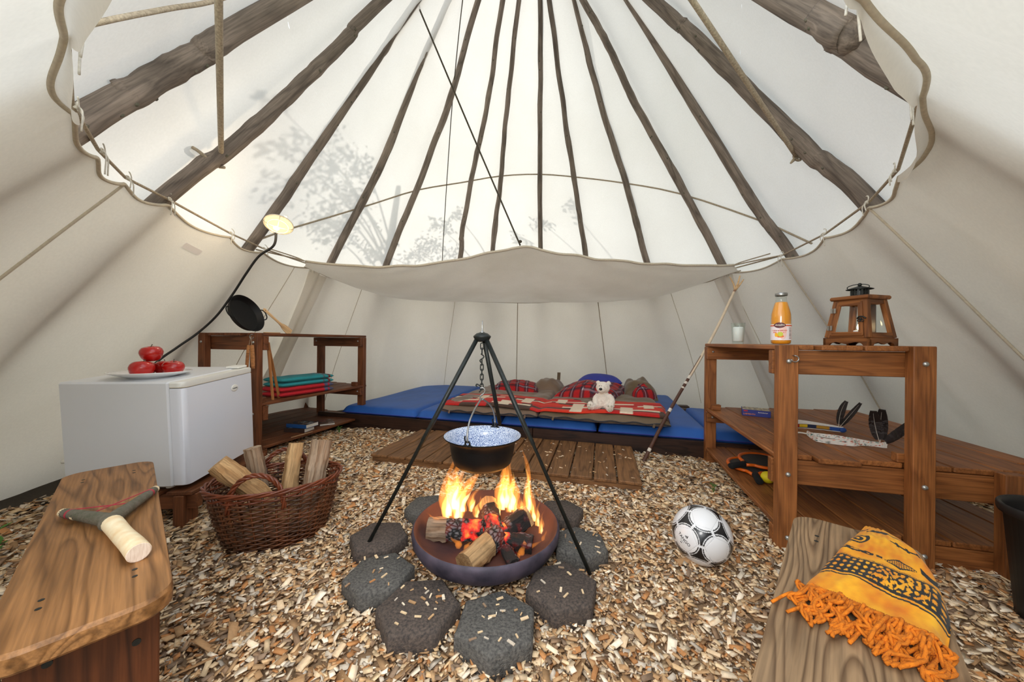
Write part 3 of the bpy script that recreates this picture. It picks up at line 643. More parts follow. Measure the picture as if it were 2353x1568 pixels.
for s_, p in ((-1, V(FE[0])), (1, V(FE[-1]))):
    MB().tube(spline([p, p + V((s_ * .10, -.05, .02)), p + V((s_ * .24, -.26, .03))], 5), .006, 6).build('guy_string', M['rope'], oz, smooth=True)
    MB().tube(spline([p, p + V((s_ * .10, .02, .04)), p + V((s_ * .22, -.16, .07))], 5), .005, 6).build('guy_string', M['rope'], oz, smooth=True)

# ---------------------------------------------------------------- chips on the ground
def chip_cloud(n, seed):
    r = np.random.default_rng(seed)
    d = 0.35 + 3.4 * r.random(n * 2) ** 0.8; az = (r.random(n * 2) * 2 - 1) * math.radians(80)
    x = d * np.sin(az); y = d * np.cos(az)
    xr = x - 0.1; yr = y - 2.5; ok = np.hypot(xr, yr) < 2.78 - 0.25 * r.random(n * 2) ** 2 + 0.06 * np.sin(np.arctan2(yr, xr) * 13)
    bx = (x + 1.434) * 0.9636 + (y - 3.462) * -0.2672; by = (x + 1.434) * 0.2672 + (y - 3.462) * 0.9636
    ok &= by < 0.0
    ok &= ((x + 0.10) ** 2 + (y - 1.437) ** 2) > 0.20 ** 2
    ok &= ((x + 1.04) ** 2 + (y - 1.58) ** 2) > 0.16 ** 2
    idx = np.nonzero(ok)[0][:n]
    return x[idx], y[idx], r
CHIP_COL = 1.26 * np.array([srgb(*c)[:3] for c in ((218, 190, 154), (204, 170, 128), (228, 206, 176), (190, 152, 110), (172, 134, 94), (212, 184, 146), (150, 120, 92), (196, 182, 164), (224, 196, 156), (182, 126, 76), (138, 114, 92), (234, 218, 194))])
def chips(n, seed, smin, smax, zlo, zhi):
    x, y, r = chip_cloud(n, seed); n = len(x)
    L = smin + (smax - smin) * r.random(n) ** 2.0; Wd = np.minimum(L * (0.26 + 0.40 * r.random(n)), 0.017); T = 0.0016 + 0.0035 * r.random(n)
    far = np.clip(np.hypot(x, y) / 2.0, 0.8, 1.35); L *= far; Wd *= far
    base = np.array([[-1, -1, -1], [1, -1, -1], [1, 1, -1], [-1, 1, -1], [-1, -1, 1], [1, -1, 1], [1, 1, 1], [-1, 1, 1]], float) * .5
    vv = base[None] * np.stack([L, Wd, T], 1)[:, None, :]
    vv = vv * (1 + 0.5 * (r.random((n, 8, 3)) - .5)); 
    vv[:, :, 2] += (r.random((n, 1)) - .5) * 12 * vv[:, :, 0] ** 2
    a = r.random(n) * 2 * PI; p = (r.random(n) - .5) * 0.9; q = (r.random(n) - .5) * 0.9
    ca, sa, cp, sp, cq, sq = np.cos(a), np.sin(a), np.cos(p), np.sin(p), np.cos(q), np.sin(q)
    Rz = np.zeros((n, 3, 3)); Rz[:, 0, 0] = ca; Rz[:, 0, 1] = -sa; Rz[:, 1, 0] = sa; Rz[:, 1, 1] = ca; Rz[:, 2, 2] = 1
    Ry = np.zeros((n, 3, 3)); Ry[:, 0, 0] = cp; Ry[:, 0, 2] = sp; Ry[:, 2, 0] = -sp; Ry[:, 2, 2] = cp; Ry[:, 1, 1] = 1
    Rx = np.zeros((n, 3, 3)); Rx[:, 1, 1] = cq; Rx[:, 1, 2] = -sq; Rx[:, 2, 1] = sq; Rx[:, 2, 2] = cq; Rx[:, 0, 0] = 1
    vv = np.einsum('nij,njk,nkl,nml->nmi', Rz, Ry, Rx, vv)
    z = zlo + (zhi - zlo) * r.random(n); vv += np.stack([x, y, z], 1)[:, None, :]
    qd = np.array([[0, 3, 2, 1], [4, 5, 6, 7], [0, 1, 5, 4], [2, 3, 7, 6], [0, 4, 7, 3], [1, 2, 6, 5]])
    faces = (qd[None] + (np.arange(n) * 8)[:, None, None]).reshape(-1, 4)
    col = CHIP_COL[r.integers(0, len(CHIP_COL), n)] * (0.8 + 0.45 * r.random((n, 1)))
    col = np.repeat(np.concatenate([col, np.ones((n, 1))], 1)[:, None, :], 8, 1).reshape(-1, 4)
    return vv.reshape(-1, 3), faces, col
def np_mesh(name, v, f, col, mat):
    me = bpy.data.meshes.new(name); me.vertices.add(len(v)); me.vertices.foreach_set('co', v.astype(np.float32).ravel())
    me.loops.add(f.size); me.loops.foreach_set('vertex_index', f.astype(np.int32).ravel())
    me.polygons.add(len(f)); me.polygons.foreach_set('loop_start', np.arange(0, f.size, f.shape[1], dtype=np.int32)); me.polygons.foreach_set('loop_total', np.full(len(f), f.shape[1], np.int32))
    me.materials.append(mat); a = me.color_attributes.new('Col', 'FLOAT_COLOR', 'POINT'); a.data.foreach_set('color', col.astype(np.float32).ravel())
    me.update(calc_edges=True); me.validate(); return me
v, f, c = chips(84000, 11, 0.011, 0.046, 0.002, 0.023)
mulch = link('wood_chip_mulch', np_mesh('wood_chip_mulch', v, f, c, M['chips']), floor); mulch['kind'] = 'stuff'; mulch['label'] = 'pale wood chip mulch'
# the largest, nearest chips lie loose on top, one by one
v, f, c = chips(240, 5, 0.03, 0.055, 0.022, 0.027)
kinds = []
for i in range(12):
    vi = v[i * 8:(i + 1) * 8]; kinds.append(np_mesh('wood_chip', vi - vi.mean(0), f[i * 6:(i + 1) * 6] - i * 8, c[i * 8:(i + 1) * 8], M['chips']))
r_ = random.Random(3)
for i in range(240):
    d = 0.72 + 0.9 * r_.random() ** 1.2; az = math.radians(r_.uniform(-48, 40)); p = (d * math.sin(az), d * math.cos(az))
    if math.hypot(p[0] + .1, p[1] - 1.437) < .56: continue
    o = link('wood_chip', kinds[i % 12], floor); o.location = (*p, 0.0245); o.rotation_euler = (0, 0, r_.uniform(0, 6.28))

# ================================================================ furniture
def bolt(p, n, parent, mat='zinc', r=0.010):
    q = V(n).to_track_quat('Z', 'Y').to_matrix()
    MB().lathe([(r, 0), (r * 1.02, .002), (r * .8, .006), (r * .35, .0085), (0, .009)], 12, p, R=q).build('bolt', M[mat], parent, smooth=True)
def shelf_unit(label, origin, sx, zt, zm, zl, mat, wd=.58, xd=1.005):
    t = thing('shelf_unit', label, 'shelf', origin, YAW)
    X = lambda x: sx * x
    def post(x0, x1, y0, y1, z1): beam('post', (X((x0 + x1) / 2), (y0 + y1) / 2, 0), (X((x0 + x1) / 2), (y0 + y1) / 2, z1), y1 - y0, abs(x1 - x0), mat, t, up=(1, 0, 0))
    post(0, .072, 0, .045, zt); post(wd - .072, wd, 0, .045, zt)
    post(0, .072, 1.125, 1.17, zt - .023); post(wd - .072, wd, 1.125, 1.17, zt - .023)
    post(xd - .07, xd, 0, .045, zm - .0); post(.935, 1.005, 1.30, 1.345, zm - .024)
    def rail(x0, x1, yc, z0, z1, th=.04): beam('rail', (X(x0), yc, (z0 + z1) / 2), (X(x1), yc, (z0 + z1) / 2), th, z1 - z0, mat, t)
    rail(-.006, wd + .005, .066, zt - .128, zt - .024); rail(0.0, wd + .005, 1.104, zt - .115, zt - .024)
    rail(-.006, xd - .0, .066, zm - .130, zm - .024); rail(0.0, .585, 1.104, zm - .10, zm - .024)
    rail(.0, xd - .0, .066, 0.005, zl - .024); rail(0.0, .585, 1.104, 0.005, zl - .024)
    gap = .006
    def boards(z, edges, ylen, y0=.012):
        for a, b in zip(edges[:-1], edges[1:]):
            w = b - a - gap; c = (a + b) / 2; y1 = ylen(c); ys = y0
            ys = max(ys, (c - xd + .02) * 1.0)
            for (p0, p1, zz) in ((0, .072, 9), (wd - .072, wd, 9), (xd - .07, xd, zm + .01)):
                if z < zz and b - gap / 2 > p0 and a + gap / 2 < p1: ys = max(ys, .048)
            beam('board', (X(c), ys, z - .011), (X(c), y1, z - .011), w, .022, mat, t, ch=.004)
    boards(zt, [0.0, wd * .29, wd * .57, wd * .85, wd + .003], lambda x: 1.172, .004)
    ed = [0.0, .15, .305, .46, .615, .77, .925, 1.03]
    boards(zm, ed, lambda x: 1.165 + .2 * x); boards(zl, ed, lambda x: 1.165 + .2 * x)
    for x in (.036, wd - .036):
        for z in (zt - .07, zm - .075, zl - .05): bolt((X(x), 0, z), (0, -1, 0), t)
        for z in (zt - .06, zm - .06): bolt((X(x), 1.084, z), (0, -1, 0), t, r=.008)
    for (x, y) in ((.05, 1.06), (.04, .066), (wd - .06, .066)):
        beam('block', (X(x - .03), y, zm + .02), (X(x + .03), y, zm + .02), .035, .038, mat, t)
    return t
SR0 = V((1.155, 1.475, 0)); SL0 = V((-1.85, 2.478, 0))
def RW(x, y, z): return SR0 + E1 * x + E2 * y + V((0, 0, z))
def LW(x, y, z): return SL0 - E1 * x + E2 * y + V((0, 0, z))
ZTR, ZMR, ZLR = .893, .412, .115
ZTL, ZML, ZLL = .944, .425, .100
sr = shelf_unit('brown wooden shelf unit on the right with lantern and juice bottle on top', SR0, 1, ZTR, ZMR, ZLR, M['stain'], .528, .80)
sl = shelf_unit('darker brown wooden shelf unit on the left behind the fridge', SL0, -1, ZTL, ZML, ZLL, M['stain_dark'], .60)
def hook(p, parent, r=.013, flip=1, q=None):
    mb = MB(); pts = [V(p), V(p) + V((0, -.014, 0))] + [V(p) + V((flip * r * math.sin(t), -.018, -r + r * math.cos(t))) for t in [PI * 1.45 * i / 12 for i in range(13)]]
    mb.tube(pts, .0026, 7); return mb.build('hook', M['steel'], parent, smooth=True)
hook((.05, 0, ZTR - .045), sr); hook((-.03, 0, ZTL - .012), sl, r=.017, flip=-1)

# left fridge on its low wooden stand
fs = thing('fridge_stand', 'low dark wooden stand under the white fridge', 'stand', (-1.78, 1.86, 0), math.radians(5.2))
for x in (-.24, .20):
    for y in (-.24, .24): beam('leg', (x, y, 0), (x, y, .16), .09, .045, M['stain_dark'], fs, up=(1, 0, 0))
for y in (-.24, .24): beam('rail', (-.27, y, .125), (.26, y, .125), .045, .07, M['stain_dark'], fs)
for x in (-.24, -.09, .06, .20): beam('board', (x, -.28, .170), (x, .28, .170), .11, .018, M['stain_dark'], fs)
fm = Matrix(((-.092, -.996, .006, -1.584), (.993, -.092, -.066, 1.60), (.066, 0, .9975, .198), (0, 0, 0, 1)))
fr = thing('mini_fridge', 'white mini fridge with red apples on a plate on top', 'fridge', matrix=fm)
MB().box((.25, .227, .25), (.5, .455, .5), ch=.008).build('cabinet', M['white_plastic'], fr)
mb = MB(); q = lambda r, n, cx, cy, a0: [(cx + r * math.cos(a0 + PI / 2 * i / n), cy + r * math.sin(a0 + PI / 2 * i / n)) for i in range(n + 1)]
poly = q(.028, 6, .004 + .028, -.06 + .028, PI) + q(.028, 6, .498 - .028, -.06 + .028, 1.5 * PI) + [(.498, -.004), (.004, -.004)]
mb.prism(poly, .006, .468, ch=.004); door = mb.build('door', M['door_white'], fr, sharp=SH)
MB().prism(poly, .470, .498, ch=.005).build('trim_strip', M['trim_white'], door, sharp=SH)
MB().prism([(x, y - .0008) for x, y in poly], .4715, .4735).build('seam_line', M['hem'], door)
MB().box((.455, .005, .507), (.075, .07, .012), ch=.003).build('hinge_cap', M['trim_white'], fr)
b_ = MB().lathe([(0.019, 0), (.019, .002), (.0165, .003), (0, .003)], 28, (.335, -.0605, .405), R=Matrix.Rotation(PI / 2, 3, 'X'), sx=1.35).build('badge', M['trim_white'], door, smooth=True)
o = link('badge_lettering', text_mesh('exquisit', .0115, .0003), door); o.data.materials.append(M['cable']); o.matrix_local = Matrix.Translation((.335, -.0639, .405)) @ Matrix.Rotation(PI / 2, 4, 'X')
for (x, y) in ((.05, .05), (.45, .05), (.05, .38), (.45, .38)): MB().lathe([(.018, -.018), (.018, 0)], 12, (x, y, 0)).build('foot', M['trim_white'], fr, smooth=True)
MB().lathe([(.011, 0), (.011, .02), (.006, .026), (0, .026)], 12, (.02, .454, .13), R=Matrix.Rotation(-PI / 2, 3, 'X')).build('back_stop', M['trim_white'], fr, smooth=True)

# plate and apples on the fridge
PLP = V((-1.795, 1.70, .698))
pl = MB().lathe([(0, .0), (.060, 0), (.064, .004), (.10, .014), (.150, .032), (.152, .036), (.149, .0365), (.10, .020), (.062, .010), (0, .009)], 48).build('plate', M['porcelain'], smooth=True)
pl.location = PLP; tag(pl, 'shallow white plate of red apples on the fridge', 'plate')
def apple(p, r, label, tilt):
    prof = [(0, -.72), (.16, -.78), (.36, -.80), (.62, -.68), (.86, -.36), (.98, .02), (1.0, .22), (.93, .5), (.74, .74), (.5, .84), (.3, .82), (.14, .72), (.04, .56), (0, .52)]
    a = MB().lathe([(x * r, z * r) for x, z in prof], 28).build('apple', M['apple'], smooth=True); a.location = p; a.rotation_euler = tilt
    tag(a, label, 'apple', 'apples on the plate')
    MB().tube(spline([(0, 0, r * .5), (.002, 0, r * .8), (.008, .002, r * 1.08)], 4), [.0018] * 8 + [.0028], 6).build('stem', M['bark'], a, smooth=True)
    return a
az = PLP.z + .009
apple(PLP + V((-.052, .018, .0445)), .043, 'red apple at the left of the plate, half hidden by the front one', (.1, .2, 0))
apple(PLP + V((.012, -.056, .0475)), .046, 'red apple lowest at the front of the plate', (-.15, .1, 1))
apple(PLP + V((.064, .045, .0465)), .044, 'red apple at the right of the plate with its stem showing', (.1, -.15, 2))
apple(PLP + V((-.01, .075, .0445)), .042, 'red apple at the back of the plate, mostly hidden', (.2, .1, 3))
apple(PLP + V((.004, -.004, .122)), .044, 'red apple resting on top of the other apples', (.12, -.08, .5))

# benches
def bench(label, origin, ang, length, width, z, wmat, split, near_leg=True, mirror=1):
    t = thing('bench', label, 'bench', origin, ang); th = .036; r = .05
    def seat(y0, y1, round0, round1, nm):
        pts = []
        def corner(cx, cy, rr, a0):
            for i in range(7): pts.append((cx + rr * math.cos(a0 + PI / 2 * i / 6), cy + rr * math.sin(a0 + PI / 2 * i / 6)))
        ra = r if round0 else .003; rb = r if round1 else .003
        corner(ra, y0 + ra, ra, PI); corner(length - ra, y0 + ra, ra, 1.5 * PI); corner(length - rb, y1 - rb, rb, 0); corner(rb, y1 - rb, rb, PI / 2)
        return MB().prism(pts, z - th, z, ch=.006).build(nm, wmat, t, sharp=SH)
    if split: seat(0, split - .0008, True, False, 'seat_board'); seat(split + .0008, width, False, True, 'seat_board')
    else: seat(0, width, True, True, 'seat_board')
    for x in (.13, length - .13):
        beam('leg', (x, width / 2, 0), (x, width / 2, z - th), width - .03, .034, M['bench_leg'], t, up=(1, 0, 0))
    beam('stretcher', (.13, width / 2, .16), (length - .13, width / 2, .16), .03, .07, M['bench_leg'], t)
    for x in (.115, .145, length - .115, length - .145):
        for y in (.05, width - .05): MB().lathe([(.0, z + .0006), (.0042, z + .0006), (.0042, z - .002)], 8, (x, y, 0)).build('screw', M['black_iron'], t)
    return t
# left bench: X runs from the far end towards the camera
LBX = V((.743, -.669, 0)); LBO = V((-1.527, 1.164, 0))
lb = bench('reddish brown wooden bench on the left with a slingshot on it', LBO, math.atan2(LBX.y, LBX.x), 1.03, .212, .43, M['bench_wood'], 0)
RBX = V((-.692, -.722, 0)); RBO = V((.792, .951, 0))
rb = bench('weathered greyish bench at lower right with an orange cloth on it', RBO, math.atan2(RBX.y, RBX.x), 1.05, .225, .43, M['bench_grey'], .0)
for x, y, z in ((.90, .06, .33), (.90, .165, .30), (.90, .05, .16)):
    MB().lathe([(0, .0012), (.0065, .0012), (.0065, -.002)], 10, (1.03 - .13 + .0178, y, z), R=Matrix.Rotation(PI / 2, 3, 'Y')).build('screw', M['black_iron'], lb)

# slingshot on the left bench
def slingshot():
    t = thing('slingshot', 'forked branch slingshot with pink rubber on the left bench', 'slingshot', (-.98, .835, .43))
    P0 = V((0, 0, .021)); end = V((.200, -.118, .0195)); a1 = V((-.180, .052, .013)); a2 = V((-.092, .192, .013))
    mb = MB(); mb.tube(spline([a1, a1 * .5 + P0 * .5 + V((0, 0, .001)), P0, V((.03, -.017, .021))], 8), [k_ * .64 for k_ in [.0165, .017, .0175, .018, .0185, .019, .0195, .020, .020, .021, .022, .0225, .023, .024, .025, .026, .027, .027, .028, .028, .028, .028, .028, .028, .028]][:25], 16)
    mb.tube(spline([a2, a2 * .55 + P0 * .45, P0, V((.02, -.012, .021))], 8), [k_ * .64 for k_ in [.0155, .016, .0165, .017, .0175, .018, .0185, .019, .0195, .020, .021, .022, .023, .024, .025, .026, .026, .026, .027, .027, .027, .027, .027, .027, .027]], 16)
    b = mb.build('fork', M['bark'], t, smooth=True)
    h = MB(); d = (end - P0); c = [P0 + d * (i / 10) + V((0, 0, .001 * math.sin(i))) for i in range(1, 11)]
    h.tube(c, [.0186, .0184, .0180, .0178, .0178, .0180, .0183, .0188, .0193, .0195], 18); h.build('handle', M['peeled'], t, sharp=SH)
    dn = d.normalized(); qd = dn.to_track_quat('Z', 'Y').to_matrix()
    MB().lathe([(.0194, 0), (.0175, .0015), (0, .0015)], 20, c[-1], R=qd).build('cut_end', M['endgrain'], t)
    for a, rr in ((a1, .0108), (a2, .0102)):
        ax = (a - P0).normalized(); q_ = ax.to_track_quat('Z', 'Y').to_matrix()
        MB().lathe([(rr, -.004), (rr * .95, .006), (rr * .55, .015), (.003, .017), (0, .017)], 14, a, R=q_).build('whittled_tip', M['peeled'], t, smooth=True)
        MB().lathe([(rr * 1.08, -.034), (rr * 1.13, -.030), (rr * 1.1, -.026)], 16, a, R=q_).build('rubber_wrap', M['red_band'], t, smooth=True)
        MB().lathe([(rr * 1.12, -.062), (rr * 1.10, -.050)], 16, a, R=q_).build('bare_ring', M['peeled'], t, smooth=True)
    A = a1 * .84 + P0 * .16 + V((0, 0, .011)); B = a2 * .84 + P0 * .16 + V((0, 0, .011)); A2 = a1 * .52 + P0 * .48 + V((0, .012, .002)); B2 = a2 * .50 + P0 * .5 + V((-.012, .0, .002))
    bd = MB(); bd.tube([A, B2], .0024, 6, flat=.5); bd.tube([B, A2], .0024, 6, flat=.5); bd.build('rubber_band', M['red_band'], t)
slingshot()

# orange cloth on the right bench
def sarong():
    t = thing('cloth', 'orange and black printed cloth with fringe folded on the right bench', 'cloth', (.72, .66, .43))
    O = V((.72, .66, .43)); L0, L1 = V((.895, .862)), V((.550, .640)); R0, R1 = V((.925, .828)), V((.652, .496))
    px = V((.722, -.692))
    def pt(u, v):
        a = L0 + (L1 - L0) * v; b = R0 + (R1 - R0) * v + V((.045, -.043)) * math.sin(PI * min(1, v * 1.1)) * .55; p = a + (b - a) * u
        z = .009 + .024 * min(1, v * 3 + .2) * (1 - (2 * u - 1) ** 6) ** .5 * (0.75 + .25 * u) + .006 * nz((u * 3, v * 3, 2)) + .003 * nz((u * 9, v * 8, 5))
        over = (p - V((.955, .800))).dot(px)
        if over > 0: z -= .9 * over
        if u > .86: z -= (u - .86) ** 2 * 1.0
        return V((p.x - O.x, p.y - O.y, max(z, .004) if over <= 0 else z))
    org, yel, blk, dk = srgb(224, 138, 8)[:3], srgb(240, 176, 26)[:3], (.010, .010, .009), srgb(208, 112, 4)[:3]
    def col(u, v):
        f = .5 + .5 * nz((u * 5, v * 6, 1)) + .35 * nz((u * 17, v * 17, 4)); f = min(1, max(0, f)); c = [dk[i] + (yel[i] - dk[i]) * f for i in range(3)]
        w = v + .02 * math.sin(u * 5) ; x = u * 1.25
        if .585 < w < .80:                              # dark band with rows of dots
            gx, gy = (x * 13) % 1 - .5, ((w - .585) / .215 * 4.0) % 1 - .5
            if .60 < w < .775 and gx * gx + gy * gy < .085 + .03 * math.sin(9 * math.atan2(gy, gx)): return c
            if .42 < u < .86 and .62 < w < .77 and nz((u * 34, w * 30, 8)) > .05: return c
            return blk
        if .815 < w < .828 or (.575 < w < .580): return blk
        if .44 < w < .57:                               # arrow and leaf figures
            k = (w - .505) / .05; 
            if .45 < u < .80:
                e = abs((u - .62) / .16)
                if abs(k) < (1 - e) * 1.0: return c if (abs(k) < (1 - e) * .62 and ((u * 46) % 1 > .25 and (w * 70 + u * 20) % 1 > .28)) else blk
            if u < .45 and abs(k + .4 - .9 * (u - .2)) < .42 * (1 - u) and nz((u * 20, w * 60, 3)) > -.22: return blk
            if u > .8 and abs(k - .5 * math.sin(u * 30)) < .5: return blk
        if .24 < w < .40 and u < .34:                   # spiral figure
            dx, dy = (u - .10) / .20, (w - .32) / .075; r = math.hypot(dx, dy)
            if r < 1 and dx > -.4:
                th = math.atan2(dy, dx)
                if (r * 2.2 + th / (2 * PI)) % 1 > .42: return blk
        if .06 < w < .24:                               # animal silhouettes
            dx, dy = (u - .52) / .34, (w - .145 - .02 * math.sin(u * 9)) / .05
            if abs(dx) < 1 and abs(dy) < .55 * (1 - abs(dx)) + .25 * abs(math.sin(u * 26)): return blk
            if u < .2 and .10 < w < .125: return blk
        if .24 < w < .36 and .55 < u < .9:
            dx, dy = (u - .72) / .15, (w - .29 - (u - .72) * .25) / .028
            if abs(dx) < 1 and abs(dy) < .35 + .5 * (math.sin(u * 60) > .6): return blk
        return c
    mb = MB().grid(lambda u, v: pt(u, v), 190, 230, colfn=col); o = mb.build('printed_panel', M['attr_fabric'], t, smooth=True)
    und = MB().grid(lambda u, v: pt(1 - u, v) + V((0, 0, -.006 - .012 * (1 - u) * u * 2)), 24, 24).build('lower_fold', M['orange_yarn'], t, smooth=True)
    r_ = random.Random(5); fd = V((L1.x - L0.x, L1.y - L0.y, 0)).normalized()
    for i in range(58):
        u = (i + .5) / 58; p = pt(u, 1.0); L = r_.uniform(.05, .085); d = (fd + V((-px.x, -px.y, 0)) * r_.uniform(-.35, .45)).normalized()
        q0 = V((p.x, p.y, max(.010, p.z - .002))); over = (V((p.x + O.x, p.y + O.y)) - V((.955, .800))).dot(px)
        pts = [q0]
        for k in range(1, 5):
            pp = q0 + d * (L * k / 4) + V((r_.uniform(-1, 1), r_.uniform(-1, 1), 0)) * .016; pp.z = max(.006, q0.z * (1 - k / 3) + r_.uniform(0, .014)); 
            if over > -.01: pp.z = q0.z - .012 * k
            pts.append(pp)
        c = spline(pts, 6); mb = MB()
        for s_ in (0, PI):
            mb.tube([p_ + V((.0026 * math.cos(j * .9 + s_), .0026 * math.cos(j * .9 + s_ + 1), .0026 * math.sin(j * .9 + s_))) for j, p_ in enumerate(c)], .0027, 5)
        mb.build('tassel', M['orange_yarn'], t, smooth=True)
sarong()

# ---------------------------------------------------------------- bed
BO = V((-1.74, 3.515, 0))
def BW(x, y, z): return BO + E1 * x + E2 * y + V((0, 0, z))
bed = thing('bed_platform', 'long dark brown board base of the low bed', 'bed', BO, YAW)
beam('front_board', (-.30, 0, .069), (2.0, 0, .069), .03, .145, M['bedboard'], bed); beam('front_board', (2.004, 0, .069), (4.35, 0, .069), .03, .145, M['bedboard'], bed)
beam('side_board', (-.05, .03, .06), (-.05, 1.85, .06), .03, .11, M['bedboard'], bed)
for i in range(9): beam('slat', (-.02, .14 + i * .2, .105), (3.6 if i > 5 else 4.1, .14 + i * .2, .105), .12, .02, M['bedboard'], bed)
def mattress(x0, x1, y1, label, z0=.116, h=.105, seed=0):
    t = thing('mattress', label, 'mattress', BW((x0 + x1) / 2, .02, z0), YAW, 'blue mattresses on the bed'); w = x1 - x0
    mb = MB(); P = lambda u, v: (-w / 2 + w * u, .0 + y1 * v)
    prof = lambda u, v: puff(u, v, 26)
    cushion(mb, 40, 60, P, lambda u, v: h * (.35 + .65 * prof(u, v)) + .012 * prof(u, v) * (nz((u * 2 + seed, v * 2, 1)) + .35 * abs(nz((u * 9 + v * 4, v * 3 - u, seed)))), lambda u, v: h * .35 - h * .35 * prof(u, v))
    o = mb.build('cover', M['blue_vinyl'], t, smooth=True)
    MB().tube([(-w / 2 + w * i / 20, -.001, h * .36) for i in range(21)], .004, 6).build('piping', M['blue_cotton'], t, smooth=True)
mattress(-.02, .83, 1.90, 'blue mattress at the left end of the bed, beside the shelf', seed=1)
mattress(.845, 1.69, 1.93, 'blue mattress under the left brown sleeping bag', seed=2)
mattress(1.705, 2.54, 1.93, 'blue mattress in the middle, under the join of the sleeping bags', seed=3)
mattress(2.555, 3.40, 1.93, 'blue mattress under the teddy bear end of the bed', seed=4)
mattress(3.415, 4.20, 1.05, 'blue mattress at the right end of the bed, behind the shelf unit', seed=5)

RED, ORD, BRN, CRM = srgb(196, 28, 24)[:3], srgb(214, 48, 20)[:3], srgb(74, 50, 38)[:3], srgb(236, 216, 190)[:3]
def plaid(a, b):
    f = lambda t: (t % 1.0)
    ca, cb = f(a), f(b); da, db = ca > .55, cb > .55
    wa, wb = abs(ca - .775) < .035, abs(cb - .775) < .035
    red, dark, mid = srgb(186, 24, 28), srgb(34, 38, 56), srgb(104, 26, 36)
    c = dark if da and db else (mid if da or db else red)
    if wa or wb: c = srgb(150, 120, 130) if not (wa and wb) else srgb(220, 215, 220)
    return c[:3]
def sleeping_bag(x0, x1, y1, mat, label, seed, back, zt=.225):
    t = thing('sleeping_bag', label, 'sleeping bag', BW((x0 + x1) / 2, .0, zt), YAW, 'sleeping bags on the bed'); w = x1 - x0
    mb = MB()
    def P(u, v):
        return (-w / 2 + w * u + .02 * nz((v * 4, seed, u)), -.055 + y1 * v + .03 * nz((u * 3, seed, 1)))
    def top(u, v):
        e = puff(u, v, 26); fold = .022 * abs(nz((u * 4 + seed, v * 9, 2))) + .03 * nz((u * 2.2, v * 3 + seed, 4)) + .012 * nz((u * 9, v * 14, seed))
        return .03 + e * (.055 + back * max(0, v - .45) ** 1.2 + fold)
    cushion(mb, 60, 80, P, top, lambda u, v: .03 - .03 * puff(u, v, 12))
    mb.build('shell', mat, t, smooth=True)
    z_ = MB().tube([(*P(i / 40, 0.0), .034 + .006 * math.sin(i * .9)) for i in range(41)], .0055, 6).build('zip_edge', M['zip'], t, smooth=True)
    for u in (.12, .88):
        p = P(u, 0); MB().box((p[0], p[1] - .006, .022), (.016, .004, .028), R=Matrix.Rotation(.3, 3, 'Y')).build('loop_tag', mat, t)
    return t, P, top
def plaid_fold(t, name, cx, cy, w, d, h, z, ang, seed, scale=9):
    R = rotz(ang); mb = MB()
    def P(u, v):
        q = R @ V(((u - .5) * w * (1 + .15 * nz((v * 3, seed, 2))), (v - .5) * d * (1 + .2 * nz((u * 3, seed, 5))), 0)); return (cx + q.x, cy + q.y)
    cushion(mb, 64, 48, P, lambda u, v: z + .01 + puff(u, v, 3.2) * (h + .035 * nz((u * 3, v * 3, seed)) + .02 * abs(nz((u * 6, v * 5, seed + 2)))), lambda u, v: z + .01 - .03 * puff(u, v, 3), colfn=lambda u, v: plaid(u * w * scale + .3 * v, v * d * scale * 1.6 + .2 * u))
    return mb.build(name, M['attr_fabric'], t, smooth=True)
b1, _, _ = sleeping_bag(1.12, 2.05, 1.45, M['bag_brown'], 'brown sleeping bag on the left half of the bed, its tartan lining turned out', 3, .05)
plaid_fold(b1, 'tartan_lining', -.02, 1.13, .56, .52, .115, .06, .12, 4)
mb = MB(); cushion(mb, 30, 24, lambda u, v: (.16 + .36 * u, 1.02 + .5 * v), lambda u, v: .06 + .15 * puff(u, v, 3) + .03 * nz((u * 4, v * 4, 8)) * puff(u, v, 3), lambda u, v: .06 - .02 * puff(u, v, 3)); mb.build('turned_flap', M['bag_brown'], b1, smooth=True)
b2, _, _ = sleeping_bag(2.055, 3.10, 1.50, M['bag_olive'], 'olive brown sleeping bag on the right half of the bed, behind the teddy bear', 7, .07)
plaid_fold(b2, 'tartan_lining', -.10, .98, .66, .72, .15, .07, -.25, 9)
plaid_fold(b2, 'tartan_flap', .40, .92, .22, .22, .12, .08, .5, 14)
mb = MB(); cushion(mb, 30, 24, lambda u, v: (.22 + .34 * u, .86 + .55 * v), lambda u, v: .07 + .19 * puff(u, v, 3) + .05 * nz((u * 4, v * 4, 5)) * puff(u, v, 3), lambda u, v: .07 - .02 * puff(u, v, 3)); mb.build('turned_flap', M['bag_olive'], b2, smooth=True)
pw = MB(); cushion(pw, 32, 24, lambda u, v: (-.26 + .52 * u, -.19 + .38 * v), lambda u, v: .09 + .13 * puff(u, v, 2.4) + .012 * nz((u * 4, v * 4, 1)), lambda u, v: .09 - .09 * puff(u, v, 2.4))
po = pw.build('pillow', M['blue_cotton'], smooth=True); po.location = BW(2.52, 1.53, .27); po.rotation_euler = (-.25, 0, YAW + .2); tag(po, 'bright blue pillow half under the tartan lining at the back', 'pillow')
st = MB(); st.grid(lambda u, v: (-.02 + .04 * u + .01 * v, .01 * math.sin(3 * v), .16 * v), 4, 10); st.grid(lambda u, v: (.02 - .04 * u + .01 * v, .01 * math.sin(3 * v) + .006, .16 * v), 4, 10)
so = st.build('strap', M['bag_olive'], b1, smooth=True); so.location = (.44, 1.42, .12)

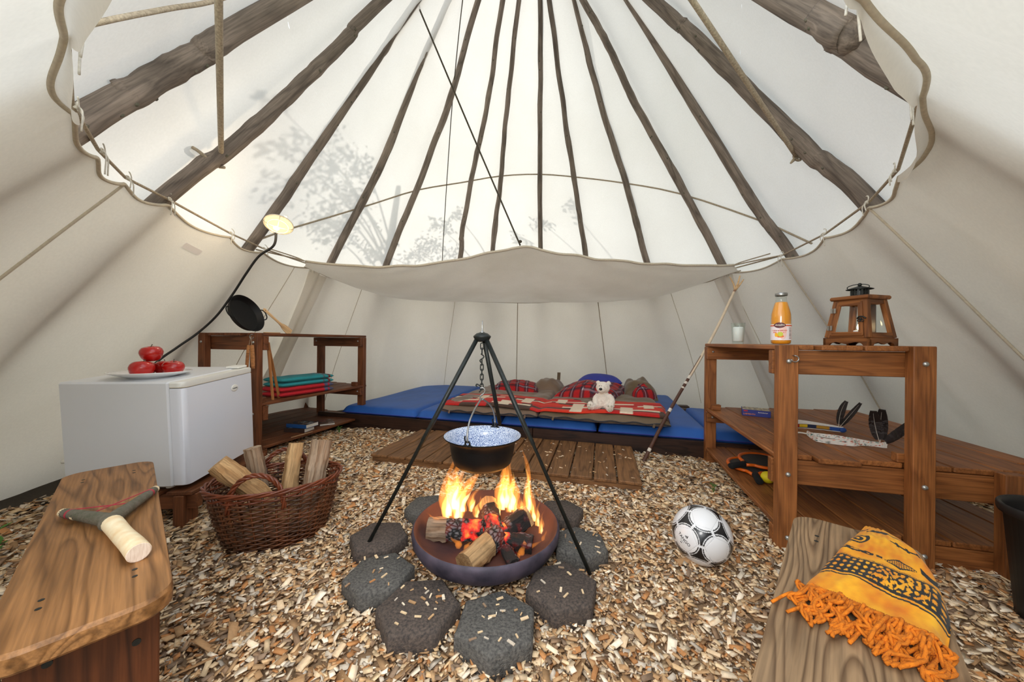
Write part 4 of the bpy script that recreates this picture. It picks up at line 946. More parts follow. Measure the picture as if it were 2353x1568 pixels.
# red patterned blanket across both bags
def blanket():
    x0, x1 = 1.09, 3.12; O = BW((x0 + x1) / 2, 0, .30)
    blocks = [random.Random(21).random() for _ in range(8)]
    r_ = random.Random(9); rows = []
    for k in range(9):
        segs = []; x = -.2 * r_.random()
        while x < 2.3:
            L = r_.choice([.10, .16, .3, .42, .55]); segs.append((x, x + L, r_.choices([RED, ORD, BRN, CRM], [5, 4, 2.4, 0.3])[0])); x += L
        rows.append(segs)
    hts = [0, .13, .24, .34, .47, .56, .69, .8, .9, 1.01]
    crs = [(.16, .30, .07, .30), (.34, .62, .085, .42), (.62, .22, .10, .30), (.80, .58, .09, .40), (1.12, .70, .09, .34), (1.28, .30, .10, .55), (1.55, .74, .08, .3), (1.70, .22, .11, .42), (1.88, .58, .08, .4)]
    def col(u, v):
        xx = u * 2.03
        for cx_, cv, w_, h_ in crs:                      # cream crosses and bars
            if abs(xx - cx_) < w_ / 2 and abs(v - cv) < h_ / 2: return CRM
            if abs(xx - cx_ - .06) < w_ * 1.9 and abs(v - cv) < .045: return CRM
        k = next(i for i in range(9) if hts[i] <= v < hts[i + 1])
        for a, b, c in rows[k]:
            if a <= xx < b: return c
        return RED
    def hgt(x, y): return .078 + .020 * abs(nz((x * 2.1, y * 4, 3))) + .018 * nz((x * 1.6, y * 2.4, 6)) - .03 * max(0, 1 - abs(x - 2.05) / .06) * .5
    def pt(u, v):
        x = x0 + (x1 - x0) * u + .05 * (v - .5) * (1 if u < .5 else -1) * 2 * abs(u - .5) * -1; y = -.040 + .58 * v + .02 * nz((u * 5, 1, 1)); z = hgt(x, y)
        if v < .03: z -= .012 * (1 - v / .03)
        if u < .02 or u > .98: z -= .04 * (1 - min(u, 1 - u) / .02)
        return V((x - (x0 + x1) / 2, y, z - .075 + .018))
    t = MB().grid(pt, 200, 80, colfn=col).build('blanket', M['attr_fabric'], smooth=True)
    t.location = O; t.rotation_euler = (0, 0, YAW); sm = t.modifiers.new('thick', 'SOLIDIFY'); sm.thickness = .008; sm.offset = -1
    tag(t, 'red and brown blanket with cream blocks lying across both sleeping bags', 'blanket')
blanket()

# teddy bear
def fuse(mb, voxel, fuzz, name, mat, parent, freq=60, seed=0):
    """melt overlapping bodies into one continuous skin, then roughen it"""
    me = mb.mesh(name, mat); o = bpy.data.objects.new(name, me); COL.objects.link(o)
    m = o.modifiers.new('r', 'REMESH'); m.mode = 'VOXEL'; m.voxel_size = voxel
    s = o.modifiers.new('s', 'SMOOTH'); s.iterations = 3
    dg = bpy.context.evaluated_depsgraph_get(); me2 = bpy.data.meshes.new_from_object(o.evaluated_get(dg)); bpy.data.objects.remove(o)
    n = len(me2.vertices); co = np.empty(n * 3); no = np.empty(n * 3); me2.vertices.foreach_get('co', co); me2.vertices.foreach_get('normal', no)
    co = co.reshape(-1, 3); no = no.reshape(-1, 3)
    if fuzz:
        for i in range(n): co[i] += no[i] * fuzz * (nz(co[i] * freq + seed) + .6 * nz(co[i] * freq * 2.3 + 5))
    me2.vertices.foreach_set('co', co.ravel()); me2.materials.clear(); me2.materials.append(mat)
    me2.polygons.foreach_set('use_smooth', [True] * len(me2.polygons)); me2.update(); me2.name = name
    return link(name, me2, parent)
def teddy():
    t = thing('teddy_bear', 'cream plush teddy bear sitting on the red blanket', 'teddy bear', (.79, 2.93, .322), math.radians(-14))
    mb = MB()                                       # faces -Y
    mb.ball((0, .0, .075), (.062, .056, .075), 20, 14); mb.ball((0, -.006, .11), (.050, .046, .05), 20, 12)
    mb.ball((-.006, -.018, .187), (.058, .055, .050), 22, 14); mb.ball((-.018, -.058, .178), (.037, .036, .033), 18, 12)
    for s in (-1, 1):
        mb.ball((s * .044 - .002, -.002, .226), (.019, .012, .018), 12, 8)
        mb.tube(spline([(s * .042, -.012, .125), (s * .066, -.03, .085), (s * .062, -.062, .045)], 6), [.022, .023, .024, .025, .026, .026, .026, .026, .026, .026, .025, .024, .02], 12)
        mb.ball((s * .062, -.062, .042), .026, 12, 8)
    mb.tube(spline([(-.035, -.03, .032), (-.075, -.075, .034), (-.10, -.105, .036)], 6), .030, 12); mb.ball((-.108, -.108, .046), (.028, .024, .036), 14, 10)
    mb.tube(spline([(.03, -.03, .032), (.045, -.085, .032), (.046, -.13, .034)], 6), .031, 12); mb.ball((.047, -.135, .040), (.031, .022, .038), 14, 10)
    fuse(mb, .0045, .0034, 'body', M['plush'], t, 95)
    MB().ball((-.026, -.094, .183), (.0135, .0085, .0115), 14, 10).build('nose', M['black'], t, smooth=True)
    for x, y in ((-.036, -.074), (-.021, -.077)): MB().ball((x, y, .208), .0036, 10, 8).build('eye', M['black'], t, smooth=True)
    for cx, cy, ang in ((-.108, -.108, .45), (.047, -.135, 0)):
        R = rotz(ang * -1)
        for dx, dz, r in ((0, -.014, .013), (-.012, .014, .0075), (.012, .014, .0075)):
            q = R @ V((dx, -.0235, 0)); MB().ball((cx + q.x, cy + q.y, .043 + dz), (r, .003, r * 1.1), 12, 8, R=R).build('paw_pad', M['pad'], t, smooth=True)
teddy()

# duckboard
DO = V((-1.02, 2.475, 0)); dk_ang = math.atan2(-.47, 1.80)
dkb = thing('duckboard', 'low slatted wooden duckboard in front of the bed, sprinkled with chips', 'duckboard', DO, dk_ang)
for i in range(13):
    x = .067 + i * .1433; beam('slat', (x, -.0 + random.uniform(-.006, .006), .062), (x, .735 + random.uniform(-.012, .012), .062), .134, .02, M['duck'], dkb, ch=.004)
for y in (.03, .36, .70): beam('batten', (.01, y, .026), (1.85, y, .026), .045, .050, M['duck'], dkb)

# ---------------------------------------------------------------- fire place
BC = V((-.10, 1.437, 0))
bowl = thing('fire_bowl', 'round rusty metal fire bowl ringed by hexagonal pavers', 'fire bowl', BC)
MB().lathe([(0, .020), (.18, .026), (.25, .045), (.285, .072), (.302, .104), (.305, .126), (.301, .140), (.296, .143)], 64).build('outer_shell', M['bowl_out'], bowl, smooth=True)
MB().lathe([(.296, .143), (.290, .139), (.283, .118), (.262, .092), (.21, .062), (.14, .045), (0, .038)], 64).build('inner_dish', M['rust'], bowl, smooth=True)
HEX = [(-.288, 1.075, .13, .1, 'concrete_brown', 'mottled brown paver at the front left of the fire bowl'), (-.040, 1.020, .128, .42, 'concrete', 'hexagonal paver nearest the camera, in front of the fire bowl'),
       (.178, 1.170, .126, .2, 'concrete_brown', 'dark paver at the front right under the tripod foot'), (.290, 1.425, .118, .5, 'concrete', 'paver to the right of the fire bowl, crossed by the tripod leg'),
       (.250, 1.695, .115, .1, 'concrete_brown', 'paver behind the right side of the fire bowl, mostly hidden'), (-.415, 1.725, .118, .3, 'concrete', 'pale paver behind the left side of the fire bowl'),
       (-.470, 1.225, .122, .35, 'concrete', 'light grey paver left of the fire bowl, nearer one'), (-.560, 1.455, .122, .05, 'concrete_brown', 'dark paver at the far left by the tripod foot')]
for k, (x, y, r, a, m_, lab) in enumerate(HEX):
    rr_ = random.Random(k); poly = []
    for i in range(6):
        p0 = V((r * math.cos(a + PI / 3 * i), r * math.sin(a + PI / 3 * i))); p1 = V((r * math.cos(a + PI / 3 * (i + 1)), r * math.sin(a + PI / 3 * (i + 1))))
        for q_ in range(6): p = p0 + (p1 - p0) * (q_ / 6); poly.append((p.x * (1 + .018 * rr_.uniform(-1, 1)), p.y * (1 + .018 * rr_.uniform(-1, 1))))
    o = MB().prism(poly, -.012, .068, ch=.008).build('paver', M[m_], sharp=math.radians(50)); o.location = (x, y, 0); o.rotation_euler = (rr_.uniform(-.03, .03), rr_.uniform(-.03, .03), 0)
    tag(o, lab, 'paver', 'pavers round the fire bowl')
# stray chips on pavers and boards
v_ = []; f_ = []; c_ = []
r_ = random.Random(12); sc = MB()
for k in range(150):
    if k < 75:
        h = HEX[r_.choice([0, 0, 1, 1, 2, 3, 6])]; p = V((h[0] + r_.uniform(-.085, .085), h[1] + r_.uniform(-.085, .085), .071))
        if math.hypot(p.x - BC.x, p.y - BC.y) < .315: continue
    else:
        p = DO + V((1.80, -.47, 0)) * r_.uniform(.45, .98) + V((.25, .968, 0)) * r_.uniform(.05, .68) + V((0, 0, .0745))
    cc = CHIP_COL[r_.randrange(12)]; L = r_.uniform(.008, .026)
    sc.box(p, (L, L * r_.uniform(.2, .4), .003), R=Euler((r_.uniform(-.1, .1), r_.uniform(-.12, .12), r_.uniform(0, 3.1))).to_matrix(), col=(cc[0], cc[1], cc[2]))
o = sc.build('stray_chips', M['chips']); tag(o, 'stray pale wood chips scattered on pavers and duckboard', 'wood chips', kind='stuff')

# burning logs
def wedge_log(p0, p1, w, mat, name, label, roll=0.0, char=None, glow=None, seed=0, group='logs in the fire'):
    """a split log from p0 to p1: triangular section with a bark back"""
    p0, p1 = V(p0), V(p1); x = (p1 - p0); L = x.length; t = thing(name, label, 'log', matrix=frame(p0, x, V((0, 0, 1)) + V((.01, .02, 0))), group=group)
    sec = [(-.5, -.34), (.0, -.46), (.5, -.34), (.56, -.05), (.42, .25), (.12, .50), (-.18, .48), (-.46, .2), (-.54, -.06)]
    cr, sr_ = math.cos(roll), math.sin(roll); sec = [(a * cr - b * sr_, a * sr_ + b * cr) for a, b in sec]
    def seg(a, b, mt, nm, grow=1.0):
        mb = MB(); n = 9; rows = max(3, int((b - a) * L / .012)); vs = []; fs = []
        for i in range(rows + 1):
            s = a + (b - a) * i / rows
            for k, (yy, zz) in enumerate(sec):
                q = V((s * L, yy * w * grow, zz * w * grow)); d = .10 * w * nz((s * L * 14 + seed, k * 1.3, 1)) + .05 * w * nz((s * L * 50 + seed, k * 2.3, 6))
                q.y += yy * d * 2; q.z += zz * d * 2
                if i in (0, rows): q.x += .006 * nz((k * 1.7, seed, i))
                vs.append(q)
        for i in range(rows):
            for k in range(n): k2 = (k + 1) % n; fs.append((i * n + k, i * n + k2, (i + 1) * n + k2, (i + 1) * n + k))
        fs.append(tuple(range(n))[::-1]); fs.append(tuple(rows * n + k for k in range(n)))
        return mb.add(vs, fs).build(nm, mt, t, sharp=math.radians(40))
    if char is None: seg(0, 1, mat, 'wood')
    else:
        seg(0, char, mat, 'wood'); 
        if glow: seg(char, glow, M['char'], 'charred_part', .97); seg(glow, 1, M['ember'], 'glowing_end', .93)
        else: seg(char, 1, M['char'], 'charred_part', .97)
    return t
wedge_log((-.345, 1.445, .105), (-.11, 1.43, .110), .085, M['log_grey'], 'fire_log', 'grey log at the left of the fire with a glowing right end', roll=.3, char=.34, glow=.62, seed=1)
wedge_log((-.165, 1.245, .085), (-.05, 1.40, .110), .085, M['log'], 'fire_log', 'pale fresh log at the front of the fire bowl', roll=.2, char=.66, seed=2)
wedge_log((.075, 1.50, .135), (-.06, 1.42, .085), .085, M['log'], 'fire_log', 'charred log at the right of the fire with a pale cut end', roll=-.4, char=.10, glow=.7, seed=3)
wedge_log((-.105, 1.56, .160), (-.065, 1.39, .115), .075, M['log'], 'fire_log', 'short log standing at the back of the fire, pale end up', roll=.5, char=.22, glow=.6, seed=4)
wedge_log((.09, 1.37, .080), (-.06, 1.40, .085), .075, M['char'], 'fire_log', 'blackened log lying low at the right front of the fire', roll=1.0, char=.45, glow=.55, seed=5)
wedge_log((.02, 1.28, .060), (-.02, 1.37, .070), .05, M['char'], 'fire_log', 'small burnt stump at the front beside the pale log', roll=.4, char=.5, seed=6)

def flame(mb, base, h, w, lean, seed, n=10):
    r_ = random.Random(seed); pts = []; rs = []; ph = r_.uniform(0, 6)
    for i in range(13):
        t = i / 12; s = h * t
        pts.append(V(base) + V((lean[0] * t * t + .16 * w * math.sin(ph + t * 7) * (t + .15) * 2, lean[1] * t * t + .16 * w * math.cos(ph + t * 5) * t * 2, s)))
        rs.append(w * (math.sin(PI * min(1, .22 + .78 * t)) ** 1.0 * (1 - t) ** .45 * (1 + .25 * math.sin(ph * 3 + t * 11))) * .62 + .0006)
    mb.tube(pts, rs, n, flat=.55, up=(0, 1, 0.2))
fl_t = thing('fire', 'orange flames licking up from the logs round the cooking pot', 'fire', BC)
r_ = random.Random(4)
FL = [(-0.175, .10, .11, .19, .040, (.0, 0)), (-0.140, .06, .12, .27, .055, (.06, 0)), (-0.115, .03, .125, .15, .030, (-.03, 0)), (-0.180, .05, .11, .30, .050, (.02, .02)), (-0.080, .10, .13, .13, .032, (.05, 0)), (-0.050, .05, .13, .10, .026, (.03, 0)),
      (-0.190, .0, .09, .09, .022, (-.06, 0)), (-0.230, .05, .08, .07, .016, (-.04, 0)), (-0.160, .12, .13, .26, .060, (.03, 0)), (-0.120, .1, .13, .22, .05, (.1, 0)),
      (0.060, .12, .13, .24, .050, (.0, 0)), (0.095, .10, .13, .17, .035, (-.01, 0)), (0.045, .07, .13, .10, .028, (.01, 0)), (0.120, .09, .12, .13, .030, (.01, 0)), (0.075, .14, .13, .27, .045, (.02, 0)), (0.105, .14, .12, .25, .05, (0, 0)),
      (0.175, .10, .12, .22, .034, (.0, 0)), (0.200, .06, .11, .17, .032, (-.03, 0)), (0.215, .04, .10, .12, .024, (.01, 0)), (0.185, .12, .13, .31, .028, (-.035, 0)), (0.225, .0, .09, .10, .02, (.02, 0)), (0.155, .05, .13, .12, .03, (-.03, 0)),
      (-0.110, -.06, .06, .055, .024, (-.03, 0)), (-0.080, -.075, .06, .045, .02, (.04, 0)), (0.145, -.10, .06, .07, .022, (.02, 0)), (0.170, -.085, .06, .05, .018, (.06, 0)), (0.130, -.13, .05, .05, .014, (.0, 0)), (0.235, -.03, .075, .05, .012, (.02, 0)), (0.105, -.08, .06, .04, .014, (.03, 0))]
for k, (x, y, z, h, w, le) in enumerate(FL):
    mb = MB(); flame(mb, (x, y, z), h, w, le, k); mb.build('flame', M['flame_out'], fl_t, smooth=True)
    if h > .09:
        mb = MB(); flame(mb, (x, y - .004, z + .004), h * .72, w * .62, (le[0] * .6, le[1]), k + 50); mb.build('flame', M['flame_mid'], fl_t, smooth=True)
        mb = MB(); flame(mb, (x + .005, y - .006, z + .002), h * .45, w * .40, (le[0] * .4, le[1]), k + 90); mb.build('flame', M['flame_in'], fl_t, smooth=True)
fire_d = bpy.data.lights.new('fire_glow', 'POINT'); fire_d.energy = 0.9; fire_d.color = (1, .45, .15); fire_d.shadow_soft_size = .12
fire_o = bpy.data.objects.new('fire_glow', fire_d); COL.objects.link(fire_o); fire_o.parent = fl_t; fire_o.location = (0.02, 0, .20)

# tripod with pot
TA = V((-.138, 1.575, .905))
tp = thing('tripod', 'black iron tripod with a hanging chain over the fire bowl', 'tripod', (TA.x, TA.y, 0))
for f in ((-.605, 1.40, .02), (.300, 1.275, .03), (.005, 2.06, .02)):
    f = V(f) - V((TA.x, TA.y, 0)); a = V((0, 0, TA.z)) + V((f.x, f.y, 0)).normalized() * .026; d = (a - f).normalized()
    MB().tube([f, f + (a - f) * .5, f + (a - f) * .502, a], [.0075, .0085, .0105, .0105], 10).build('leg', M['black_iron'], tp, smooth=True)
hd = MB().lathe([(0, -.012), (.018, -.013), (.034, -.003), (.041, .010), (.040, .014), (.026, .026), (.012, .030), (0, .030)], 28, (0, 0, .908)).build('head', M['black_iron'], tp, smooth=True)
MB().lathe([(.009, .935), (.012, .94), (.006, .943), (.0035, .95), (.003, .972), (.0022, .992), (0, .992)], 10).build('threaded_rod', M['steel'], tp, smooth=True)
def link_ring(p, L, r, ang, parent, name='chain_link', rad=.0024):
    h = L / 2 - r; R = rotz(ang); pts = []
    for i in range(8): t = PI * i / 7; pts.append(R @ V((r * math.cos(t), 0, h + r * math.sin(t))) + V(p))
    for i in range(8): t = PI + PI * i / 7; pts.append(R @ V((r * math.cos(t), 0, -h + r * math.sin(t))) + V(p))
    return MB().tube(pts, rad, 6, closed=True).build(name, M['black_iron'], parent, smooth=True)
z = .885
for i in range(9):
    if i == 2:
        MB().tube([V((.009 * math.sin(t), 0, z - .004 - .019 * t / PI)) for t in [2 * PI * k / 16 - .6 for k in range(19)]], .003, 6).build('chain_hook', M['black_iron'], tp, smooth=True); z -= .030; continue
    link_ring((0, 0, z - .010), .030, .0068, (i % 2) * PI / 2, tp); z -= .0225
MB().tube(spline([(-.020, 0, z + .012), (-.026, .0, z + .018), (-.02, 0, z + .024), (0, 0, z + .008), (-.006, 0, z - .006), (-.012, 0, z - .012)], 5), .003, 6).build('catch', M['black_iron'], tp, smooth=True)
hk = [(-.008, 0, z + .006), (.006, 0, z + .008), (.015, 0, z - .004), (.010, 0, z - .018), (-.004, 0, z - .028), (-.007, 0, z - .040), (.001, 0, z - .048), (.009, 0, z - .042)]
MB().tube(spline(hk, 5), .0034, 7).build('pot_hook', M['steel'], tp, smooth=True)
PC = V((-.130, 1.555, .330))
pot = thing('cooking_pot', 'black enamel cooking pot with speckled blue inside hanging over the fire', 'pot', PC)
MB().lathe([(0, 0), (.085, .0), (.112, .006), (.130, .022), (.140, .055), (.146, .095), (.150, .118), (.158, .126), (.171, .134), (.1755, .138), (.174, .1415)], 48).build('body', M['enamel_black'], pot, smooth=True)
MB().lathe([(.174, .1415), (.170, .140), (.157, .131), (.147, .120), (.142, .094), (.136, .055), (.126, .024), (.108, .010), (0, .006)], 48).build('enamel_lining', M['speckle'], pot, smooth=True)
ears = []
ed = V((-.29, -.957, 0)).normalized()
for s in (1, -1):
    e = ed * (s * .166); pz = .134; tn = V((-ed.y, ed.x, 0))
    mb = MB(); mb.tube([V((e.x, e.y, pz + .013)) + tn * (.010 * math.cos(t)) + V((0, 0, .010 * math.sin(t))) for t in [2 * PI * i / 12 for i in range(12)]], .004, 6, closed=True)
    mb.tube([V((e.x, e.y, pz)) - tn * .022, V((e.x, e.y, pz + .006)) - tn * .010], .005, 6); mb.tube([V((e.x, e.y, pz)) + tn * .022, V((e.x, e.y, pz + .006)) + tn * .010], .005, 6)
    mb.tube(spline([V((e.x, e.y, pz + .018)) - tn * .008, V((e.x, e.y, pz + .034)) - tn * .013, V((e.x, e.y, pz + .044)) - tn * .011], 4), .0032, 6)
    mb.build('ear', M['enamel_black'], pot, smooth=True); ears.append(V((e.x, e.y, pz + .016)))
zt_ = (z - .045) - PC.z; top = V((TA.x - PC.x, TA.y - PC.y, zt_))
bl = []
for f_, dz in ((0, 0), (.03, .055), (.16, .145), (.33, .205), (.44, .232), (.5, .252)): bl.append((f_, dz))
hb = zt_ - .15
def bp(f, q): return ears[0].lerp(ears[1], f) + V((0, 0, q * hb)) + (top - V((0, 0, top.z))) * min(1, q)
pts = [bp(0, 0), bp(.0, .22), bp(.07, .52), (bp(.22, .76)), bp(.38, .92), bp(.47, 1.0), bp(.53, 1.0), bp(.62, .92), bp(.78, .76), bp(.93, .52), bp(1, .22), bp(1, 0)]
MB().tube(spline(pts, 5), .0042, 8).build('bail_handle', M['steel'], pot, smooth=True)

# ---------------------------------------------------------------- football
def football():
    ph = (1 + 5 ** .5) / 2; pent = []
    for a in (-1, 1):
        for b in (-ph, ph): pent += [V((0, a, b)), V((a, b, 0)), V((b, 0, a))]
    pent = [p.normalized() for p in pent]; hexc = []
    for i in range(12):
        for j in range(i + 1, 12):
            for k in range(j + 1, 12):
                if min(pent[i].dot(pent[j]), pent[i].dot(pent[k]), pent[j].dot(pent[k])) > .4: hexc.append(((pent[i] + pent[j] + pent[k]).normalized(), (i, j, k)))
    C = V((.779, 1.39, .118)); view = (V((0, 0, .9)) - C).normalized()
    h0, (i, j, k) = hexc[0]; tip = (pent[i] + pent[j]).normalized()       # one corner of the black figure
    zc = h0; yc = (tip - h0 * tip.dot(h0)).normalized(); xc = yc.cross(zc)
    right = view.cross(V((0, 0, 1))).normalized() * -1; upv = right.cross(view) * 1.0
    if upv.z < 0: upv = -upv
    dn = (-upv - right * .10).normalized(); zt2 = (view + right * .02 - upv * .03).normalized(); yt = (dn - zt2 * dn.dot(zt2)).normalized(); xt = yt.cross(zt2)
    A = Matrix((xc, yc, zc)); B = Matrix((xt, yt, zt2)).transposed(); R = B @ A
    bm = bmesh.new(); bmesh.ops.create_icosphere(bm, subdivisions=7, radius=1.0); me = bpy.data.meshes.new('football'); bm.to_mesh(me); bm.free()
    n = len(me.vertices); co = np.empty(n * 3); me.vertices.foreach_get('co', co); co = co.reshape(-1, 3)
    P = np.array([list(p) for p in pent]); Hx = np.array([list(h[0]) for h in hexc])
    dp = np.degrees(np.arccos(np.clip(co @ P.T, -1, 1))); dh = np.degrees(np.arccos(np.clip(co @ Hx.T, -1, 1)))
    p1 = np.sort(dp, 1); h1 = np.sort(dh, 1)
    # truncated-icosahedron seams
    ap, ah = math.cos(math.radians(20.9)), math.cos(math.radians(37.377 - 20.9))
    sp = np.cos(np.radians(p1[:, 0])) / 0.9342; sh = np.cos(np.radians(h1[:, 0])) / .9589; sh2 = np.cos(np.radians(h1[:, 1])) / .9589
    is_p = sp > sh; top2 = np.where(is_p, sp - sh, np.minimum(sh - sp, sh - sh2)); seam = np.exp(-(top2 / .006) ** 2)
    edge_hh = (sh - sh2); col = np.ones((n, 4)); white = np.array(srgb(238, 238, 240)); blk = np.array([.008, .008, .01, 1]); col[:] = white
    d = p1[:, 0]; gap = (edge_hh < .030) & ~is_p
    b = ~is_p & ~gap & ((d > 29.9) | ((d > 26.4) & (d < 28.5)))
    col[b] = blk; col[seam > .75] = np.array(srgb(196, 196, 200))
    co = co * (.110 * (1 - .010 * seam))[:, None]
    me.vertices.foreach_set('co', co.ravel()); a = me.color_attributes.new('Col', 'FLOAT_COLOR', 'POINT'); a.data.foreach_set('color', col.astype(np.float32).ravel())
    me.materials.append(M['attr_gloss']); me.polygons.foreach_set('use_smooth', [True] * len(me.polygons)); me.update()
    t = link('football', me); t.matrix_world = Matrix.Translation(C) @ R.to_4x4(); tag(t, 'white football with black curved triangles on the wood chips', 'ball')
    # lettering on the pentagon at the lower left of the figure
    best = max(pent, key=lambda p: (R @ p).dot((view - right * .55 - upv * .30).normalized())); c = R @ best
    def on_ball(me2, size_up, dx, dy, nm, slant=.62):
        xr = (right * math.cos(slant) - upv * math.sin(slant)); xr = (xr - c * xr.dot(c)).normalized(); yr = c.cross(xr)
        for vtx in me2.vertices: vtx.co = R.transposed() @ ((c * .11 + xr * (vtx.co.x + dx) + yr * (vtx.co.y + dy)).normalized() * (.1103 + max(0, vtx.co.z)))
        me2.materials.clear(); me2.materials.append(M['black']); return link(nm, me2, t)
    on_ball(text_mesh('TANGO', .0165, .0001, .0002), 1, .0, -.004, 'lettering'); on_ball(text_mesh('Rosario', .0058, .0001), 1, -.001, -.0145, 'lettering')
    lg = MB()
    for q_, (x0, h) in enumerate(((-.006, .0045), (-.002, .0075), (.002, .0105))): lg.add([(x0, 0, 0), (x0 + .0032, 0, 0), (x0 + .0032 - h * .0 - .002, h, 0), (x0 - .002, h, 0)], [(0, 1, 2, 3)])
    on_ball(lg.mesh('emblem', M['black']), 1, .002, .010, 'emblem'); 
    bx = MB(); bx.add([(-.004, 0, 0), (.004, 0, 0), (.004, .004, 0), (-.004, .004, 0)], [(0, 1, 2, 3)]); on_ball(bx.mesh('mark', M['black']), 1, -.002, -.0265, 'printed_mark')
football()

# ================================================================ things on and beside the left shelf
PN = V((.918, -.034, .38)).normalized(); PCN = LW(.205, .085, ZTL + .152)
def pan():
    Q = frame(PCN, V((-.034, -.918, 0)).cross(PN) * 0 + V((.034, .918, 0)) - PN * (V((.034, .918, 0)).dot(PN)), PN)
    t = thing('frying_pan', 'black two-handled pan propped on edge on the left shelf', 'pan', matrix=Q)
    MB().lathe([(0, -.045), (.122, -.045), (.130, -.040), (.148, -.002), (.151, 0), (.149, .0015), (.145, -.002), (.127, -.037), (.12, -.0405), (0, -.0415)], 48).build('body', M['enamel_black'], t, smooth=True)
    for s in (-1, 1):
        h = spline([(s * .145, -.042, -.008), (s * .166, -.040, -.002), (s * .182, -.022, .0), (s * .186, 0, .0), (s * .182, .022, 0), (s * .166, .040, -.002), (s * .145, .042, -.008)], 5)
        MB().tube(h, .0042, 7).build('handle', M['enamel_black'], t, smooth=True)
    return t
pan()
def spatula():
    tipp, top = LW(.06, .325, ZTL + .004), LW(.075, .105, ZTL + .185)
    d = (top - tipp); L = d.length; Q = frame(tipp, d, V((.75, -.45, .4)))
    prof = [(0, .031), (.03, .030), (.06, .028), (.085, .022), (.105, .013), (.13, .0095), (.18, .0095), (.24, .0105), (L - .012, .012), (L - .003, .010), (L, .005)]
    up = [(x, w) for x, w in prof]; poly = [(x, -w) for x, w in up] + [(x, w) for x, w in up[::-1]]
    o = MB().prism(poly, -.0025, .0025).build('spatula', M['pale_wood']); o.matrix_world = Q; tag(o, 'pale wooden spatula leaning against the pan handle', 'spatula')
    MB().lathe([(0, .003), (.0035, .003), (.0035, .001)], 10, (L - .018, 0, 0)).build('hang_hole', M['bench_leg'], o)
spatula()
st_ = beam('wood_strip', LW(.05, .09, ZTL + .004), LW(.05, .22, ZTL + .004), .022, .006, M['pale_wood']); tag(st_, 'flat yellowish wood strip lying beside the pan', 'wood strip')
def tongs():
    top = LW(.022, .10, ZTL - .075); A = LW(.048, .165, ZML); B = LW(.092, .255, ZML)
    t = thing('wooden_tongs', 'wooden tongs standing open on the middle shelf of the left unit', 'tongs', top)
    for k in (A, B): beam('arm', V((0, 0, 0)), k - top, .020, .007, M['tong_wood'], t, up=(.4, -.9, .1))
    n = ((A + B) / 2 - top).normalized(); beam('head_block', V((0, 0, 0)) - n * .004, n * .085, .021, .017, M['tong_wood'], t, up=(B - A))
tongs()
def hanging_boards():
    p = LW(.030, -.022, ZTL - .030)
    t = thing('hanging_grips', 'two small wooden grips on a string hanging from the steel hook', 'wood', p)
    for dx, dy, L, w, tilt in ((-.024, -.004, .20, .022, .05), (.020, -.006, .17, .028, -.02)):
        a = V((dx * .6, dy, -.06)); b = V((dx + tilt * -.1, dy, -.06 - L))
        mb = MB(); pts = spline([a, a.lerp(b, .2), a.lerp(b, .5), a.lerp(b, .8), b], 4); n = len(pts)
        mb.tube(pts, [w * .5 * (.75 + .35 * math.sin(PI * (.15 + .8 * i / n))) for i in range(n)], 10, flat=.55, up=(0, 1, 0)); mb.build('grip', M['tong_wood'], t, sharp=SH)
        MB().tube([V((0, 0, .004)), a + V((0, 0, -.012))], .0013, 5).build('string', M['rope'], t)
hanging_boards()

def towel(loc, ang, L, D, H, base, band, label, seed, z_mark):
    """folded towel: two layers with a rolled front fold"""
    t = thing('towel', label, 'towel', loc, ang, 'folded towels on the left shelf')
    for k in range(2):
        mb = MB()
        def col(u, v, k=k):
            x = u
            return band(x, v) or base
        P = lambda u, v, k=k: (-L / 2 + L * u + .012 * nz((v * 2, seed, k)), -D / 2 + D * v + .008 * nz((u * 3, seed, k)))
        z0 = k * H / 2
        e = lambda u, v: (max(0, 1 - abs(2 * u - 1) ** 14) * max(0, 1 - abs(2 * v - 1) ** 5)) ** .5
        cushion(mb, 70, 40, P, lambda u, v: z0 + H * .25 + e(u, v) * (H * .28 + .006 * nz((u * 5, v * 4, seed + k))), lambda u, v: z0 + H * .25 - e(u, v) * H * .27, colfn=col)
        mb.build('fold', M['attr_fabric'], t, smooth=True)
    return t
tb, trd, gry = srgb(40, 148, 156)[:3], srgb(196, 26, 40)[:3], srgb(86, 88, 118)[:3]
def band_t(x, v):
    if .775 < x < .80 or .885 < x < .915: return srgb(128, 40, 34)[:3]
    if .80 < x < .885: return srgb(214, 206, 196)[:3] if (.30 < v < .70 and nz((x * 120, v * 26, 2)) > .12) else tb
def band_r(x, v):
    if x > .80 and nz((x * 14, v * 5, 3)) < .32: return gry
towel(LW(.155, .50, ZML), YAW + PI / 2 - .10, .50, .25, .080, trd, band_r, 'folded red towel with a grey patterned end, under the teal one', 3, 0)
towel(LW(.155, .51, ZML + .078), YAW + PI / 2 - .10, .49, .24, .078, tb, band_t, 'folded teal towel with brown bands on top of the red towel', 8, 0)

